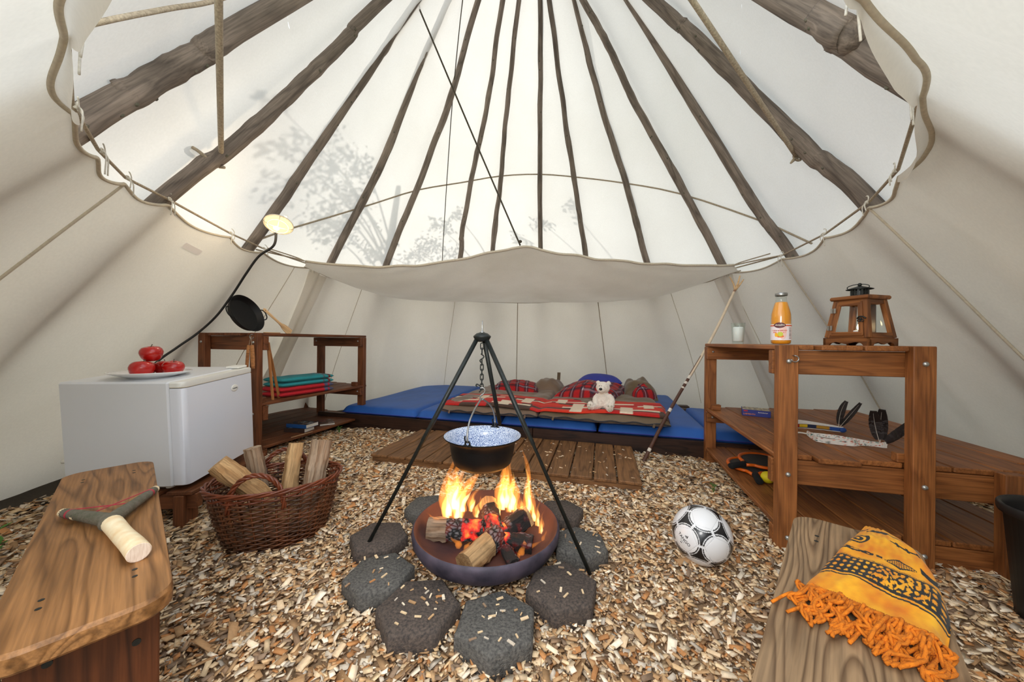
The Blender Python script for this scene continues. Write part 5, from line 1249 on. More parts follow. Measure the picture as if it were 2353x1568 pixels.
def book(loc, ang, w, d, h, cover, spine, pages, label, seed, title=None):
    """w along the spine-to-edge direction, d along the spine"""
    t = thing('book', label, 'book', loc, ang, 'books on the bottom shelf of the left unit')
    MB().box((.002, 0, h / 2), (w - .004, d - .004, h - .004)).build('pages', M['wax'] if pages is None else pages, t)
    r_ = random.Random(seed); bl = [(r_.random(), r_.random(), r_.uniform(.05, .22), r_.choice(cover[1:])) for _ in range(16)]
    def col(u, v):
        c = cover[0]
        for a, b, s, k in bl:
            if abs(u - a) < s and abs(v - b) < s * .5 and nz((u * 12, v * 12, a * 9)) > -.05: c = k
        return c
    mb = MB(); mb.grid(lambda u, v: (-w / 2 + w * u, -d / 2 + d * v, h - .0004), 40, 50, colfn=col); mb.grid(lambda u, v: (-w / 2 + w * u, -d / 2 + d * v, h - .0022), 40, 50, colfn=lambda u, v: cover[0])
    mb.build('front_cover', M['attr_print'], t)
    MB().box((0, 0, .001), (w, d, .002)).build('back_cover', spine, t); MB().box((-w / 2 + .001, 0, h / 2), (.003, d, h)).build('spine', spine, t)
    if title:
        o = link('lettering', text_mesh(title, w * .22, .0001), t); o.data.materials.append(M['string']); o.matrix_local = Matrix.Translation((.0, 0, h)) @ Matrix.Rotation(PI / 2, 4, 'Z')
K = (.012, .012, .014); CG = srgb(150, 150, 150)[:3]; CR = srgb(130, 40, 34)[:3]; CBr = srgb(120, 84, 60)[:3]
M['book_blue'] = plain('blue_spine', srgb(34, 86, 150), 0.4, nscale=30, namp=0.05); M['book_dark'] = plain('dark_spine', srgb(58, 40, 34), 0.5, nscale=30, namp=0.1)
M['pages'] = plain('page_edges', srgb(214, 208, 196), 0.8, nscale=4, namp=0.08, stretch=(1, 1, 60))
bk = math.radians(77)
book(LW(.135, .485, ZLL), bk + .12, .125, .19, .034, (K, CBr, CG), M['book_dark'], M['pages'], 'thick dark paperback at the bottom of the book stack', 2)
book(LW(.130, .512, ZLL + .0345), bk, .135, .205, .031, (K, CG, CR, CBr), M['book_blue'], M['pages'], 'book with a blue spine lying on the thick dark paperback', 5)
book(LW(.125, .770, ZLL), bk - .75, .125, .19, .017, (srgb(96, 62, 44)[:3], K, CG, CR), M['book_dark'], M['pages'], 'thin brown paperback lying alone beside the book stack', 9)
sv = MB().prism([(0, -.004), (.10, -.0055), (.17, -.002), (.19, .001), (.10, .0045), (.0, .003)], 0, .003).build('wood_sliver', M['pale_wood']); sv.location = LW(.018, .30, ZLL); sv.rotation_euler = (0, 0, YAW + PI / 2 - .12)
tag(sv, 'long pale wood sliver on the front edge of the lower left shelf', 'wood sliver')

# caged lamp at the foot of the third pole, and its cable
def lamp():
    c = V((-1.60, 2.33, 1.68)); n = V((.42, -.75, -.50)).normalized(); x = V((.82, .46, -.20))
    Q = frame(c, x - n * x.dot(n), n); t = thing('bulkhead_lamp', 'lit oval cage lamp fixed to the third pole from the left', 'lamp', matrix=Q)
    MB().lathe([(0, -.035), (.055, -.035), (.066, -.028), (.068, -.012), (.064, -.006)], 32, sx=1.3, sy=.92).build('base', M['trim_white'], t, smooth=True)
    MB().lathe([(.058, -.010), (.060, .012), (.054, .034), (.036, .052), (.016, .060), (0, .061)], 32, sx=1.25, sy=.9).build('glass_dome', M['lamp_on'], t, smooth=True)
    MB().ball((-.006, -.010, .052), (.020, .016, .014), 14, 10).build('bulb', M['bulb'], t, smooth=True)
    cg = MB(); cg.tube([(.084 * math.cos(a), .060 * math.sin(a), -.004) for a in [2 * PI * i / 32 for i in range(32)]], .0045, 7, closed=True)
    for k in range(2):
        ax = k * PI / 2; cg.tube([(.084 * math.cos(a) * math.cos(ax), .060 * math.cos(a) * math.sin(ax), -.004 + .070 * math.sin(a)) for a in [PI * i / 14 for i in range(15)]], .0024, 6)
    cg.tube([(.060 * math.cos(a), .044 * math.sin(a), .044) for a in [2 * PI * i / 28 for i in range(28)]], .0022, 6, closed=True)
    cg.build('cage', M['hem'], t, smooth=True)
    for p in ((.03, .064, -.018), (-.03, -.064, -.018)): MB().box(p, (.022, .016, .016), ch=.003).build('lug', M['trim_white'], t)
    ld = bpy.data.lights.new('lamp_light', 'POINT'); ld.energy = 3.0; ld.color = (1, .78, .5); ld.shadow_soft_size = .06
    lo = bpy.data.objects.new('lamp_light', ld); COL.objects.link(lo); lo.parent = t; lo.location = (0, 0, .12)
lamp()
cb = MB().tube(spline([(-1.615, 2.33, 1.645), (-1.66, 2.37, 1.55), (-1.80, 2.42, 1.485), (-1.92, 2.46, 1.37), (-2.06, 2.52, 1.235), (-2.18, 2.52, 1.07), (-2.30, 2.50, .94), (-2.36, 2.40, .83), (-2.33, 2.22, .72), (-2.36, 2.1, .5)], 8), .008, 8).build('lamp_cable', M['cable'], smooth=True)
tag(cb, 'black cable running from the lamp down behind the fridge', 'cable')

# basket of firewood
def basket():
    c = V((-1.066, 1.565, 0)); ang = math.radians(26)
    t = thing('log_basket', 'oval brown wicker basket full of split firewood', 'basket', c, ang)
    def ell(h):
        k = h / .275; return (.188 + .062 * k ** .8, .130 + .052 * k ** .8, -.030 * k)     # half axes and backward lean of the centre
    def pt(a, h, off=0.0):
        A, B, s = ell(h); return V(((A + off) * math.cos(a), s + (B + off) * math.sin(a), h))
    NS = 34
    for i in range(NS):
        a = 2 * PI * i / NS; MB().tube([pt(a, h) for h in (0.0, .07, .14, .21, .272)], .0042, 6).build('stake', M['wicker'], t, smooth=True)
    rows = 25
    for r in range(rows):
        h = .008 + .256 * r / (rows - 1); n = NS * 4; ph = (r % 2) * PI
        pts = [pt(2 * PI * i / n, h + .0016 * math.sin(i * .7 + r), .0058 * math.cos(i / 4 * PI + ph)) for i in range(n)]
        MB().tube(pts, .0040, 5, closed=True).build('weave', M['wicker_red'] if r > rows - 4 else M['wicker'], t, smooth=True)
    for j in range(3):
        n = 120; MB().tube([pt(2 * PI * i / n, .276 + .0065 * math.sin(i * 2 * PI / 15 + j * 2.1), .004 + .0065 * math.cos(i * 2 * PI / 15 + j * 2.1)) for i in range(n)], .0050, 6, closed=True).build('rim_braid', M['wicker_red'], t, smooth=True)
    mb = MB(); mb.lathe([(0, .004), (.18, .004), (.188, .010)], 40, sy=.69); mb.build('bottom', M['wicker'], t)
    for a0 in (-PI / 2 - .22, PI / 2 - .05):
        pa, pb = pt(a0 - .42, .20, .006), pt(a0 + .42, .20, .006); cen = (pa + pb) / 2; hv = pb - pa
        arc = []
        for i in range(41):
            f = PI * i / 40; arc.append(cen - hv * .5 * math.cos(f) + V((0, 0, .150 * math.sin(f) ** .8)) + V((0, (-.012 if a0 < 0 else .012) * math.sin(f), 0)))
        for j in range(3):
            m_ = MB(); q = []
            for i, p in enumerate(arc):
                tg_ = (arc[min(i + 1, 40)] - arc[max(i - 1, 0)]).normalized(); n1 = V((0, 1, 0)); n1 = (n1 - tg_ * n1.dot(tg_)).normalized(); n2 = tg_.cross(n1); th = i * .62 + j * 2.09
                q.append(p + n1 * (.0058 * math.cos(th)) + n2 * (.0058 * math.sin(th)))
            m_.tube(q, .0056, 6); m_.build('handle_strand', M['wicker_red'], t, smooth=True)
basket()
wedge_log((-.985, 1.525, .10), (-1.205, 1.40, .385), .082, M['log'], 'firewood', 'pale log leaning out of the left end of the basket', roll=.5, seed=11, group='firewood in the basket')
wedge_log((-1.135, 1.59, .06), (-1.195, 1.585, .395), .066, M['log_grey'], 'firewood', 'greyish log second from the left in the basket', roll=1.2, seed=12, group='firewood in the basket')
wedge_log((-1.03, 1.545, .06), (-1.025, 1.625, .405), .066, M['log'], 'firewood', 'pale upright log just right of the middle of the basket', roll=2.2, seed=13, group='firewood in the basket')
wedge_log((-.945, 1.56, .06), (-.935, 1.68, .405), .085, M['log_grey'], 'firewood', 'dark weathered log at the right end of the basket', roll=.1, seed=14, group='firewood in the basket')
wedge_log((-1.22, 1.46, .04), (-.92, 1.62, .05), .06, M['log_grey'], 'firewood', 'log lying flat at the bottom of the basket', roll=.1, seed=15, group='firewood in the basket')
wedge_log((-1.19, 1.53, .10), (-.90, 1.66, .11), .06, M['log'], 'firewood', 'pale log lying low inside the basket, seen through the weave', roll=.6, seed=16, group='firewood in the basket')

# ================================================================ things on the right shelf
def candle_glass():
    t = thing('candle_glass', 'clear glass tumbler holding a white candle on the right shelf', 'glass', RW(.045, .62, ZTR))
    MB().lathe([(0, 0), (.026, 0), (.029, .003), (.037, .120), (.038, .128), (.0355, .128), (.034, .118), (.026, .014), (.022, .010), (0, .009)], 32).build('glass', M['glass'], t, smooth=True)
    MB().lathe([(0, .016), (.0235, .016), (.0265, .020), (.0275, .096), (.0245, .103), (0, .104)], 28).build('candle', M['wax'], t, smooth=True)
    MB().tube([(0, 0, .104), (.001, 0, .112)], .0009, 5).build('wick', M['black'], t)
candle_glass()
def bottle():
    t = thing('juice_bottle', 'glass bottle of orange juice with a fruit label on the right shelf', 'bottle', RW(.058, .125, ZTR), 0); R0 = .0385
    prof = [(0, .004), (.030, .002), (.0365, .006), (R0, .016), (R0, .120), (.0375, .140), (.033, .160), (.025, .190), (.0205, .205), (.0195, .222)]
    MB().lathe(prof + [(.0215, .223), (.0215, .228), (.0195, .229), (.0180, .228)], 40).build('glass', M['glass'], t, smooth=True)
    jp = [(r * .955, z + .002) for r, z in prof if z < .196]
    MB().lathe(jp + [(.0222, .197), (0, .197)], 40).build('juice', M['juice'], t, smooth=True)
    MB().lathe([(.0225, .226), (.0235, .228), (.0235, .238), (.022, .240), (0, .240)], 32).build('cap', M['steel'], t, smooth=True)
    aim = math.atan2(-1.574, -1.245) - .10               # the label looks towards the fire
    lab, wht, pk, mar, org = [srgb(*c)[:3] for c in ((238, 226, 228), (250, 248, 248), (240, 200, 188), (94, 40, 46), (216, 92, 50))]
    r_ = random.Random(2)
    def col(u, v):
        x = (u - .5) * 3.6; y = v
        if v > .955 or v < .03: return wht
        e = ((x + .1) / .62) ** 2 + ((y - .93) / .20) ** 2
        if .87 < v < .955: return org if x < -.5 or x > .5 else lab
        if (x + .35) ** 2 / .03 + (y - .33) ** 2 / .018 < 1: return srgb(242, 178, 40)[:3]
        if (x - .05) ** 2 / .07 + (y - .37) ** 2 / .022 < 1: return srgb(196, 200, 60)[:3]
        if (x - .05) ** 2 / .12 + (y - .24) ** 2 / .008 < 1: return srgb(232, 112, 36)[:3]
        if -.9 < x < .7 and .55 < y < .64 and nz((x * 14, y * 3, 1)) > -.1 : return srgb(222, 140, 124)[:3]
        if -.75 < x < .6 and .44 < y < .52 and nz((x * 14, y * 3, 7)) > -.05: return srgb(222, 140, 124)[:3]
        if .95 < x < 1.3 and .08 < y < .8 and (y * 14) % 1 > .35: return srgb(150, 140, 142)[:3]
        if ((x - .3) * 1.4) ** 2 + (y - .55) ** 2 < .28: return pk
        return lab
    MB().grid(lambda u, v: V((.0389 * math.cos(aim + (u - .5) * 3.6), .0389 * math.sin(aim + (u - .5) * 3.6), .022 + .072 * v)), 150, 60, colfn=col).build('paper_label', M['attr_print'], t, smooth=True)
    def wrap(me, z0, rad, mat, nm, da=0.0):
        for v in me.vertices: a = aim + da + v.co.x / .039; v.co = V(((rad + v.co.z) * math.cos(a), (rad + v.co.z) * math.sin(a), z0 + v.co.y))
        me.materials.clear(); me.materials.append(mat); return link(nm, me, t)
    M['maroon'] = plain('maroon_print', srgb(94, 40, 46), 0.5, nscale=40, namp=0.05)
    em = MB(); N_ = 60
    em.grid(lambda u, v: V((-.024 + .048 * u, (v - .5) * .026 * max(0.02, 1 - abs(2 * u - 1) ** 2.0) ** .75, 0)), 40, 6); wrap(em.mesh('emblem', M['maroon']), .0895, .0393, M['maroon'], 'label_emblem', -.03)
    wrap(text_mesh('Amalira', .0115, .0001, .0002, shear=.3), .0905, .0396, M['string'], 'label_lettering', -.03)
    wrap(text_mesh('MILD MANGO-KAROTTE', .0032, .0001), .0655, .0392, M['maroon'], 'label_lettering', -.03)
bottle()
def lantern():
    t = thing('lantern', 'brown wooden lantern with glass sides and black metal top, lit inside', 'lantern', RW(.395, .20, ZTR), math.radians(-75.8)); wm = M['lantern_wood']
    def B(n, a, b, w, th, up=(0, 0, 1), p=None): return beam(n, a, b, w, th, wm, p or t, up=up, ch=.0015)
    hb = .088
    for k in range(4):
        R = rotz(PI / 2 * k); q = lambda x, y, z: R @ V((x, y, z))
        poly = [(-hb, .034), (hb, .034), (hb, 0), (hb - .022, 0), (hb - .030, .010), (hb - .05, .016), (.014, .010), (0, .006), (-.014, .010), (-hb + .05, .016), (-hb + .030, .010), (-hb + .022, 0), (-hb, 0)]
        mb = MB(); mb.prism([(x, z) for x, z in poly], -.005, .005); o = mb.build('base_panel', wm, t)
        o.matrix_local = (R.to_4x4()) @ Matrix.Translation((0, -hb + .005, 0)) @ Matrix.Rotation(PI / 2, 4, 'X')
        B('post', q(-.076, -.076, .034), q(-.053, -.053, .206), .020, .020, up=q(1, 0, 0))
        B('rail', q(-.070, -.0755, .046), q(.070, -.0755, .046), .014, .024); B('rail', q(-.047, -.0545, .196), q(.047, -.0545, .196), .014, .020)
        g_ = MB(); g_.add([q(-.064, -.071, .056), q(.064, -.071, .056), q(.046, -.052, .190), q(-.046, -.052, .190)], [(0, 1, 2, 3)]); g_.build('glass_pane', M['glass'], t)
    MB().box((0, 0, .036), (.160, .160, .008)).build('floor_board', wm, t)
    for (a, b) in (((-.056, -.084, .052), (.060, -.084, .052)), ((-.040, -.066, .188), (.042, -.066, .188)), ((-.054, -.084, .044), (-.037, -.064, .196)), ((.056, -.084, .044), (.039, -.064, .196))): B('door_frame', a, b, .017 if a[2] != b[2] else .008, .008 if a[2] != b[2] else .018, up=(0, -1, .11) if a[2] != b[2] else (0, 0, 1))
    for z, x, y in ((.080, -.062, -.084), (.160, -.053, -.0755)):
        for s in (-.006, .006): MB().box((x + s, y - .0035, z), (.009, .0025, .022)).build('hinge', M['steel'], t)
    lt = MB(); lt.tube(spline([(.040, -.082, .118), (.048, -.0855, .127), (.060, -.0845, .127), (.070, -.080, .119)], 5), .003, 6); lt.ball((.054, -.085, .118), .005, 10, 7)
    for x in (.048, .060): lt.tube([(x + .005 * math.cos(a), -.086, .110 + .005 * math.sin(a)) for a in [2 * PI * i / 10 for i in range(10)]], .0018, 5, closed=True)
    lt.build('latch', M['black_iron'], t, smooth=True)
    MB().prism([(-.072, -.072), (.072, -.072), (.072, .072), (-.072, .072)], .206, .224, ch=.005).build('roof_board', wm, t)
    ch = MB()
    for i in range(16): a = 2 * PI * i / 16; ch.box((.030 * math.cos(a), .030 * math.sin(a), .2405), (.002, .0072, .034), R=rotz(a))
    for z in (.225, .233, .240, .247, .256): ch.lathe([(.0305, z - .0016), (.0305, z + .0016), (.0288, z + .0016), (.0288, z - .0016), (.0305, z - .0016)], 32)
    ch.build('chimney', M['black_iron'], t)
    MB().lathe([(.046, .256), (.047, .2575), (.030, .264), (.012, .270), (.006, .273), (0, .273)], 36).build('chimney_cap', M['black_iron'], t, smooth=True)
    MB().ball((0, 0, .279), .0075, 14, 10).build('knob', M['black_iron'], t, smooth=True)
    MB().tube([(-.006 + .036 * math.cos(a), .010 * math.cos(a), .268 + .013 * math.sin(a)) for a in [2 * PI * i / 28 for i in range(28)]], .0018, 6, closed=True).build('ring_handle', M['black_iron'], t, smooth=True)
    MB().lathe([(0, .040), (.020, .040), (.020, .068), (.017, .070), (0, .070)], 24).build('tea_light', M['wax'], t, smooth=True)
    MB().box((.016, .05, .115), (.030, .004, .15)).build('dark_back_strip', M['book_dark'], t)
    MB().lathe([(0, .070), (.007, .076), (.0085, .084), (.0045, .098), (0, .108)], 12).build('candle_flame', M['wick'], t, smooth=True)
lantern()
def game_box():
    t = thing('game_box', 'small dark blue board game box on the middle shelf of the right unit', 'game box', (1.655, 2.315, ZMR), math.atan2(2.215 - 2.285, 1.585 - 1.470))
    w, d, h = .155, .125, .042
    blu = srgb(34, 44, 128)[:3]
    M['box_blue'] = plain('box_blue', srgb(34, 46, 130), 0.4, nscale=20, namp=0.06)
    MB().box((0, 0, h / 2), (w, d, h - .001), ch=.001).build('box', M['box_blue'], t)
    r_ = random.Random(6)
    def col(u, v):
        f = nz((u * 5, v * 5, 2)); g_ = nz((u * 9, v * 4, 6)); return srgb(196, 178, 140)[:3] if f > .05 else (srgb(120, 116, 112)[:3] if g_ > 0 else srgb(206, 196, 170)[:3])
    MB().grid(lambda u, v: (-w / 2 + .004 + (w - .008) * u, -d / 2 + .004 + (d - .008) * v, h), 40, 30, colfn=col).build('lid_picture', M['attr_print'], t)
    M['letter_orange'] = plain('orange_print', srgb(222, 128, 40), 0.5, nscale=20, namp=0.05); M['letter_red'] = plain('red_print', srgb(190, 30, 34), 0.5, nscale=20, namp=0.05)
    def put(txt, size, x, z, mat, nm='lettering'):
        o = link(nm, text_mesh(txt, size, .0002, size * .02), t); o.data.materials.append(mat); o.matrix_local = Matrix.Translation((x, -d / 2 - .0004, z)) @ Matrix.Rotation(PI / 2, 4, 'X')
    put('LABYRINTH', .0125, -.038, .014, M['letter_orange']); put('Ravensburger', .0095, .036, .029, M['string'])
    MB().box((-.058, -d / 2 - .0002, .034), (.022, .001, .008)).build('red_flash', M['letter_red'], t)
    MB().box((w / 2, .038, .022), (.001, .022, .024)).build('barcode_panel', M['string'], t)
    MB().box((w / 2, -.012, .018), (.001, .034, .016)).build('side_print', M['letter_orange'], t)
game_box()

def ribbon(mb, path, width, colfn, n=70, lean=None):
    c = spline(path, max(2, n // (len(path) - 1))); N_ = len(c); L = [0]
    for i in range(1, N_): L.append(L[-1] + (c[i] - c[i - 1]).length)
    def pt(u, v):
        i = min(N_ - 1, int(u * (N_ - 1) + .5)); tl = (lean(u) if lean else 0.0); tg_ = (c[min(i + 1, N_ - 1)] - c[max(i - 1, 0)]).normalized(); sd = V((-tg_.y, tg_.x, 0))
        return c[i] + (V((0, 0, 1)) * math.cos(tl) + sd * math.sin(tl)) * (width * v)
    mb.grid(pt, N_ - 1, 14, colfn=lambda u, v: colfn(u * L[-1] / width, v))
def feather(base, tip, width, parent, bend=(0, 0, 0), side=(1, 0, 0), seed=0):
    base, tip = V(base), V(tip); mid = (base + tip) / 2 + V(bend); c = [base + (mid - base) * (2 * s * (1 - s)) * 1 + (tip - base) * s ** 2 for s in [i / 24 for i in range(25)]]
    mb = MB(); vs = []
    def pt(u, v):
        s = .14 + .86 * v; i = min(24, int(s * 24 + .5)); tg_ = (c[min(i + 1, 24)] - c[max(0, i - 1)]).normalized(); sd = V(side) - tg_ * V(side).dot(tg_); sd.normalize(); nn = tg_.cross(sd)
        k = (u - .5) * 2; w = width * (math.sin(PI * min(1, .10 + .80 * v ** .8)) ** .6) * (1 - .10 * abs(nz((v * 34, k * 2, seed)))) * (.8 if k < 0 else 1)
        return c[i] + sd * (w * k) + nn * (.004 * (1 - k * k) + .05 * width * k * k)
    mb.grid(pt, 10, 40); mb.build('vane', M['feather'], parent, smooth=True)
    MB().tube(c[:23], [.0016 * (1 - .8 * i / 23) for i in range(23)], 6).build('quill', M['quill'], parent, smooth=True)
def headbands():
    o2 = V((1.66, 1.68, ZMR)); t = thing('feather_headband', 'white headband with green and orange dots and three dark feathers', 'headband', o2)
    r_ = random.Random(3); dots = [(r_.uniform(0, 14), r_.random(), r_.uniform(.05, .11), r_.choice([(30, 120, 106), (232, 112, 40), (196, 70, 40), (40, 90, 90)])) for _ in range(150)]
    def cf(x, v):
        for a, b, s, k in dots:
            if (x - a) ** 2 + (v - b) ** 2 < s * s: return srgb(*k)[:3]
        return srgb(232, 228, 220)[:3]
    z = .004
    mb = MB(); ribbon(mb, [V((x, y, ZMR + z)) - o2 for x, y in ((1.560, 1.800), (1.530, 1.740), (1.512, 1.680), (1.560, 1.640), (1.620, 1.615), (1.665, 1.625), (1.700, 1.620), (1.735, 1.595), (1.752, 1.590))], .026, cf, lean=lambda u: .25 * math.sin(u * 14)); mb.build('front_band', M['attr_fabric'], t)
    mb = MB(); ribbon(mb, [V((x, y, ZMR + z)) - o2 for x, y in ((1.560, 1.800), (1.590, 1.785), (1.640, 1.740), (1.680, 1.690), (1.725, 1.640), (1.752, 1.592))], .020, cf, lean=lambda u: .5 + .3 * math.sin(u * 9)); mb.build('back_band', M['attr_fabric'], t)
    MB().tube(spline([(1.560, 1.800, ZMR + .012), (1.548, 1.83, ZMR + .010), (1.52, 1.84, ZMR + .006)], 5), .004, 6).build('knot', M['string'], t).location = -o2
    b = V((1.736, 1.605, ZMR + .018)) - o2
    feather(b, V((1.722, 1.625, .583)) - o2, .026, t, (-.012, 0, .0), (.75, -.6, .1), 1); feather(b, V((1.764, 1.625, .590)) - o2, .026, t, (.004, .01, 0), (.75, -.6, .1), 2); feather(b, V((1.885, 1.60, .545)) - o2, .024, t, (.01, 0, -.018), (-.45, .2, .9), 3)
    o1 = V((1.74, 1.95, ZMR)); t = thing('feather_headband', 'headband painted red, yellow and blue with two dark feathers', 'headband', o1)
    seg = [(20, 22, 26), (180, 30, 30), (228, 190, 30), (30, 40, 70), (176, 130, 40), (36, 76, 150), (36, 76, 150)]
    def cf1(x, v):
        if v > .86 or v < .10: return srgb(222, 216, 206)[:3]
        return srgb(*seg[min(6, int(x / 1.55))])[:3] if .22 < v < .8 or x > 8 else srgb(24, 30, 44)[:3]
    mb = MB(); ribbon(mb, [V((x, y, ZMR + z)) - o1 for x, y in ((1.560, 1.985), (1.62, 1.955), (1.68, 1.95), (1.73, 1.925), (1.79, 1.880), (1.815, 1.865))], .027, cf1); mb.build('front_band', M['attr_fabric'], t)
    mb = MB(); ribbon(mb, [V((x, y, ZMR + z)) - o1 for x, y in ((1.565, 2.02), (1.64, 2.06), (1.72, 2.04), (1.78, 1.955), (1.815, 1.868))], .028, lambda x, v: srgb(226, 222, 214)[:3], lean=lambda u: .15); mb.build('back_band', M['attr_fabric'], t)
    mb = MB(); mb.ball(V((1.815, 1.868, ZMR + .016)) - o1, (.018, .010, .014), 12, 8); M['cloth_blue'] = plain('blue_band_cloth', srgb(36, 76, 150), 0.8, nscale=40, namp=0.1); mb.build('blue_bow', M['cloth_blue'], t, smooth=True)
    b = V((1.803, 1.88, ZMR + .022)) - o1
    feather(b, V((1.895, 1.93, .578)) - o1, .018, t, (-.022, 0, .022), (.6, -.55, -.3), 5); feather(b, V((1.965, 1.92, .570)) - o1, .015, t, (.0, 0, .0), (.6, -.55, -.3), 6)
headbands()
def racket(c, h, z, label, tilt):
    c, h = V((*c, z)), V((*h, z)); d = (h - c); L = d.length; d.normalize(); Q = frame(c, d, V(tilt)); t = thing('beach_racket', label, 'racket', matrix=Q, group='orange rackets on the lower right shelf')
    a_, b_ = .135, .115; pts = [(-.0 + a_ * math.cos(a), b_ * math.sin(a), 0) for a in [.30 + (2 * PI - .60) * i / 44 for i in range(45)]]
    pts = [(L - .115, .014, 0)] + pts + [(L - .115, -.014, 0)]
    MB().tube(spline(pts, 2), .0105, 8, flat=.9).build('frame', M['orange'], t, smooth=True)
    n_ = MB(); n_.grid(lambda u, v: (a_ * .95 * v * math.cos(2 * PI * u), b_ * .95 * v * math.sin(2 * PI * u), .0015 * nz((u * 9, v * 9, 1))), 40, 6, wrap=True); n_.build('mesh_face', M['net'], t)
    MB().tube([(L - .128, 0, 0), (L - .120, 0, 0), (L - .115, 0, 0), (L - .006, 0, 0), (L, 0, 0)], [.012, .017, .0185, .0195, .016], 14, flat=.9).build('foam_grip', M['foam'], t, smooth=True)
racket((1.585, 2.150), (1.318, 2.050), ZLR + .045, 'upper orange racket, its black grip pointing left', (.05, -.06, 1))
racket((1.500, 2.145), (1.375, 1.885), ZLR + .018, 'lower orange racket, its black grip pointing to the camera', (.0, .02, 1))
yb = MB().ball((0, 0, 0), .0325, 28, 18).build('small_ball', M['yellow'], smooth=True); yb.location = (1.440, 1.915, ZLR + .0325); tag(yb, 'small yellow ball beside the orange rackets', 'ball')

# leaning stick
def stick():
    P0, P1 = V((.985, 2.525, .01)), V((1.925, 2.935, 1.375)); brn, wht, pal = srgb(92, 58, 42)[:3], srgb(228, 218, 204)[:3], srgb(226, 206, 178)[:3]
    t = thing('walking_stick', 'tall forked stick with peeled white rings leaning up against the canopy', 'stick', P0)
    def cf(f, v):
        for a, b in ((.052, .066), (.255, .275), (.385, .395), (.412, .424), (.440, .458)):
            if a < f < b: return wht
        if f < .46: return tuple(c * (.8 + .4 * abs(nz((f * 40, v * 3, 1)))) for c in brn)
        if f < .575: return pal if .25 < v < .55 else brn
        return pal if f < .975 else srgb(150, 110, 88)[:3]
    d = P1 - P0; n1 = V((0, 0, 1)).cross(d).normalized(); n2 = d.normalized().cross(n1)
    def pt(u, v):
        r = .0135 - .004 * v; c = d * v + n1 * (.010 * math.sin(v * 7)) + n2 * (.008 * math.sin(v * 5 + 1)); a = 2 * PI * u
        return c + (n1 * math.cos(a) + n2 * math.sin(a)) * r * (1 + .10 * nz((v * 14, u, 3)))
    MB().grid(pt, 12, 400, wrap=True, colfn=lambda u, v: cf(v, u)).build('shaft', M['birch'], t, smooth=True)
    e = V(pt(0, 1)); cap = MB()
    for q, r0 in (((.075, .02, .075), .008), ((.05, .03, .11), .009), ((-.035, .035, .10), .006)):
        MB().tube(spline([d * .985, d + V(q) * .45 + V((0, 0, -.008)), d + V(q)], 5), [.0095 - (.0095 - r0 * .6) * i / 10 for i in range(11)], 8).build('fork_tip', M['pale_wood'], t, smooth=True)
stick()

# bin at the right edge
bn = thing('bin', 'black plastic bin at the right edge of the picture', 'bin', (1.745, 1.06, 0))
MB().lathe([(0, .004), (.095, .0), (.100, .006), (.125, .345), (.136, .348), (.139, .358), (.139, .372), (.135, .378), (.128, .374), (.122, .36), (.098, .02), (0, .015)], 44).build('body', M['bin'], bn, smooth=True)

# weeds at the foot of the liner
def weed(p, h, n, label, seed, mat='leaf'):
    t = thing('weed', label, 'plant', p, 0, 'weeds growing at the edge of the tent'); r_ = random.Random(seed); st = MB(); lf = MB()
    for i in range(n):
        a = r_.uniform(0, 6.28); top = V((math.cos(a) * h * r_.uniform(.1, .4), math.sin(a) * h * r_.uniform(.1, .4), h * r_.uniform(.6, 1))); c = spline([(0, 0, 0), top * .5 + V((0, 0, .02)), top], 5); st.tube(c, .0016, 5)
        for k in range(5):
            b = c[2 + 2 * k]; la = r_.uniform(0, 6.28); L = h * r_.uniform(.16, .30); d = V((math.cos(la), math.sin(la), r_.uniform(-.1, .6))).normalized(); s_ = d.cross(V((0, 0, 1))).normalized() * L * .2
            lf.add([b, b + d * L * .5 + s_ + V((0, 0, .004)), b + d * L, b + d * L * .5 - s_ + V((0, 0, .004)), b + d * L * .5 - V((0, 0, .003))], [(0, 1, 4), (1, 2, 4), (2, 3, 4), (3, 0, 4)])
    st.build('stem', M[mat], t, smooth=True); o = lf.build('leaves', M[mat], t); o['kind'] = 'stuff'
weed((-2.02, 1.32, 0.0), .17, 3, 'dark weed beside the bench, in front of the liner and left of the fridge', 2)
weed((-1.98, 1.16, 0.0), .11, 4, 'low green weed behind the left edge of the bench', 5)
weed((1.78, 4.46, .20), .13, 4, 'small weed sprouting behind the right end of the mattresses', 9)
weed((1.20, 2.02, .01), .05, 4, 'tiny green sprout on the chips below the right shelf unit', 13)
weed((-1.62, 3.22, .01), .07, 5, 'small green tuft under the lower left shelf', 17)

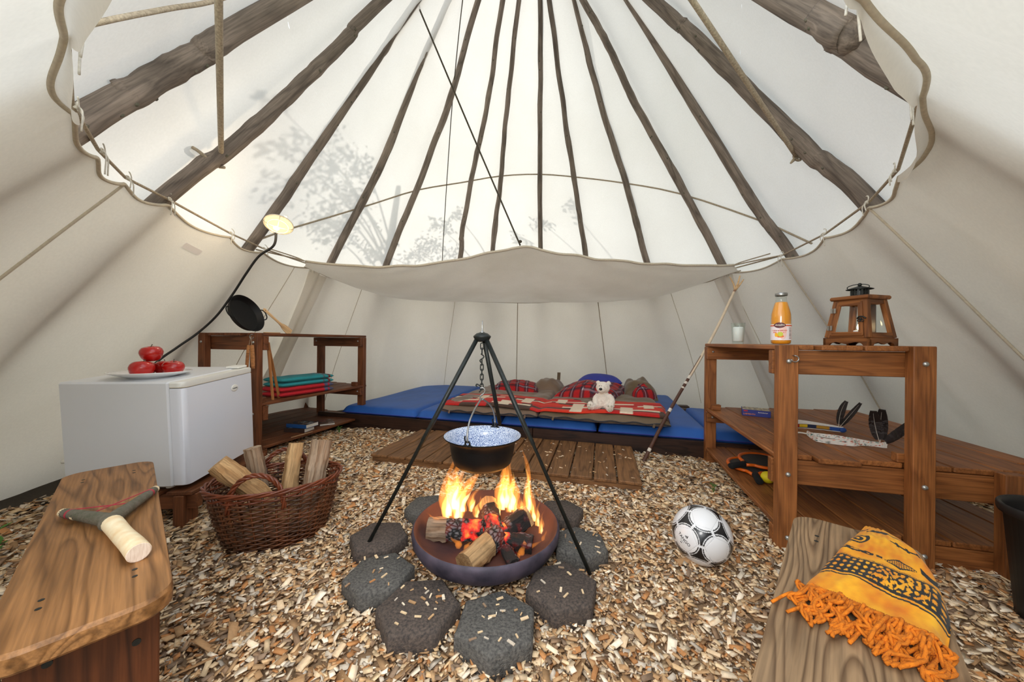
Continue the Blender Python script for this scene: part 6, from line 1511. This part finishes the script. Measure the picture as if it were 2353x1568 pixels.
# ================================================================ trees outside whose leaves shade the canvas
def tree(name, label, base, h, clusters, seed, leaf=.05):
    t = thing(name, label, 'tree', base, 0, 'trees outside the tent'); b = V(base); r_ = random.Random(seed)
    MB().tube(spline([(0, 0, 0), (.1, .05, h * .35), (.0, .1, h * .7), (.1, 0, h)], 6), [.13 - .10 * i / 18 for i in range(19)], 10).build('trunk', M['bark'], t, smooth=True)
    br = MB(); lf = MB()
    for c, r, n in clusters:
        c = V(c) - b; root = V((0, .05, max(h * .3, c.z - r * 1.2 - .3)))
        br.tube(spline([root, (root + c) / 2 + V((0, 0, .1)), c], 4), [.014 - .011 * i / 8 for i in range(9)], 6)
        tw = [c + V((r_.gauss(0, 1), r_.gauss(0, 1), r_.gauss(0, .8))) * r * .55 for _ in range(max(3, n // 14))]
        for w in tw:
            br.tube([c, (c + w) / 2 + V((0, 0, .03)), w], [.005, .0035, .002], 5)
            for _ in range(14):
                p = w + V((r_.gauss(0, 1), r_.gauss(0, 1), r_.gauss(0, 1))) * r * .22; d = V((r_.uniform(-1, 1), r_.uniform(-1, 1), r_.uniform(-.8, .4))).normalized(); L = leaf * r_.uniform(.7, 1.5); s_ = d.cross(V((r_.uniform(-1, 1), r_.uniform(-1, 1), 1))).normalized() * L * .26
                lf.add([p, p + d * L * .5 + s_, p + d * L, p + d * L * .5 - s_], [(0, 1, 2), (0, 2, 3)])
    br.build('branches', M['bark'], t, smooth=True); o = lf.build('foliage', M['tree_leaf'], t); o['kind'] = 'stuff'
K1 = SUN_DIR * 2.3
cl = [(V(c) + K1, r, n) for c, r, n in (((-1.69, 2.45, 2.27), .16, 90), ((-1.79, 2.87, 2.21), .20, 150), ((-1.64, 3.07, 2.47), .24, 220), ((-1.67, 3.45, 2.31), .26, 260), ((-1.83, 3.43, 2.04), .24, 220), ((-1.50, 3.34, 2.66), .16, 90), ((-1.55, 2.25, 2.42), .10, 36), ((-1.75, 3.2, 1.8), .25, 170))]
tree('birch_tree', 'small tree outside whose leaves shade the left rear canvas', (-2.4, 5.6, 0), 4.2, cl, 4)
K2 = SUN_DIR * 2.0
cl = [(V(c) + K2, r, n) for c, r, n in (((-1.64, 4.04, 1.94), .20, 150), ((-1.23, 4.43, 2.04), .24, 200), ((-.95, 4.43, 2.38), .18, 120), ((-.73, 4.45, 2.54), .12, 60), ((-.88, 4.65, 2.10), .22, 170))]
tree('birch_tree', 'small tree outside whose leaves shade the middle of the rear canvas', (-1.2, 6.9, 0), 3.9, cl, 7)
cl = [(V(c) + K2, r, n) for c, r, n in (((.07, 4.77, 2.35), .12, 60), ((.42, 4.65, 2.50), .15, 80), ((.81, 4.49, 2.58), .11, 50))]
tree('birch_tree', 'small tree outside whose leaves touch the canvas above the canopy peak', (.5, 7.2, 0), 3.9, cl, 9)
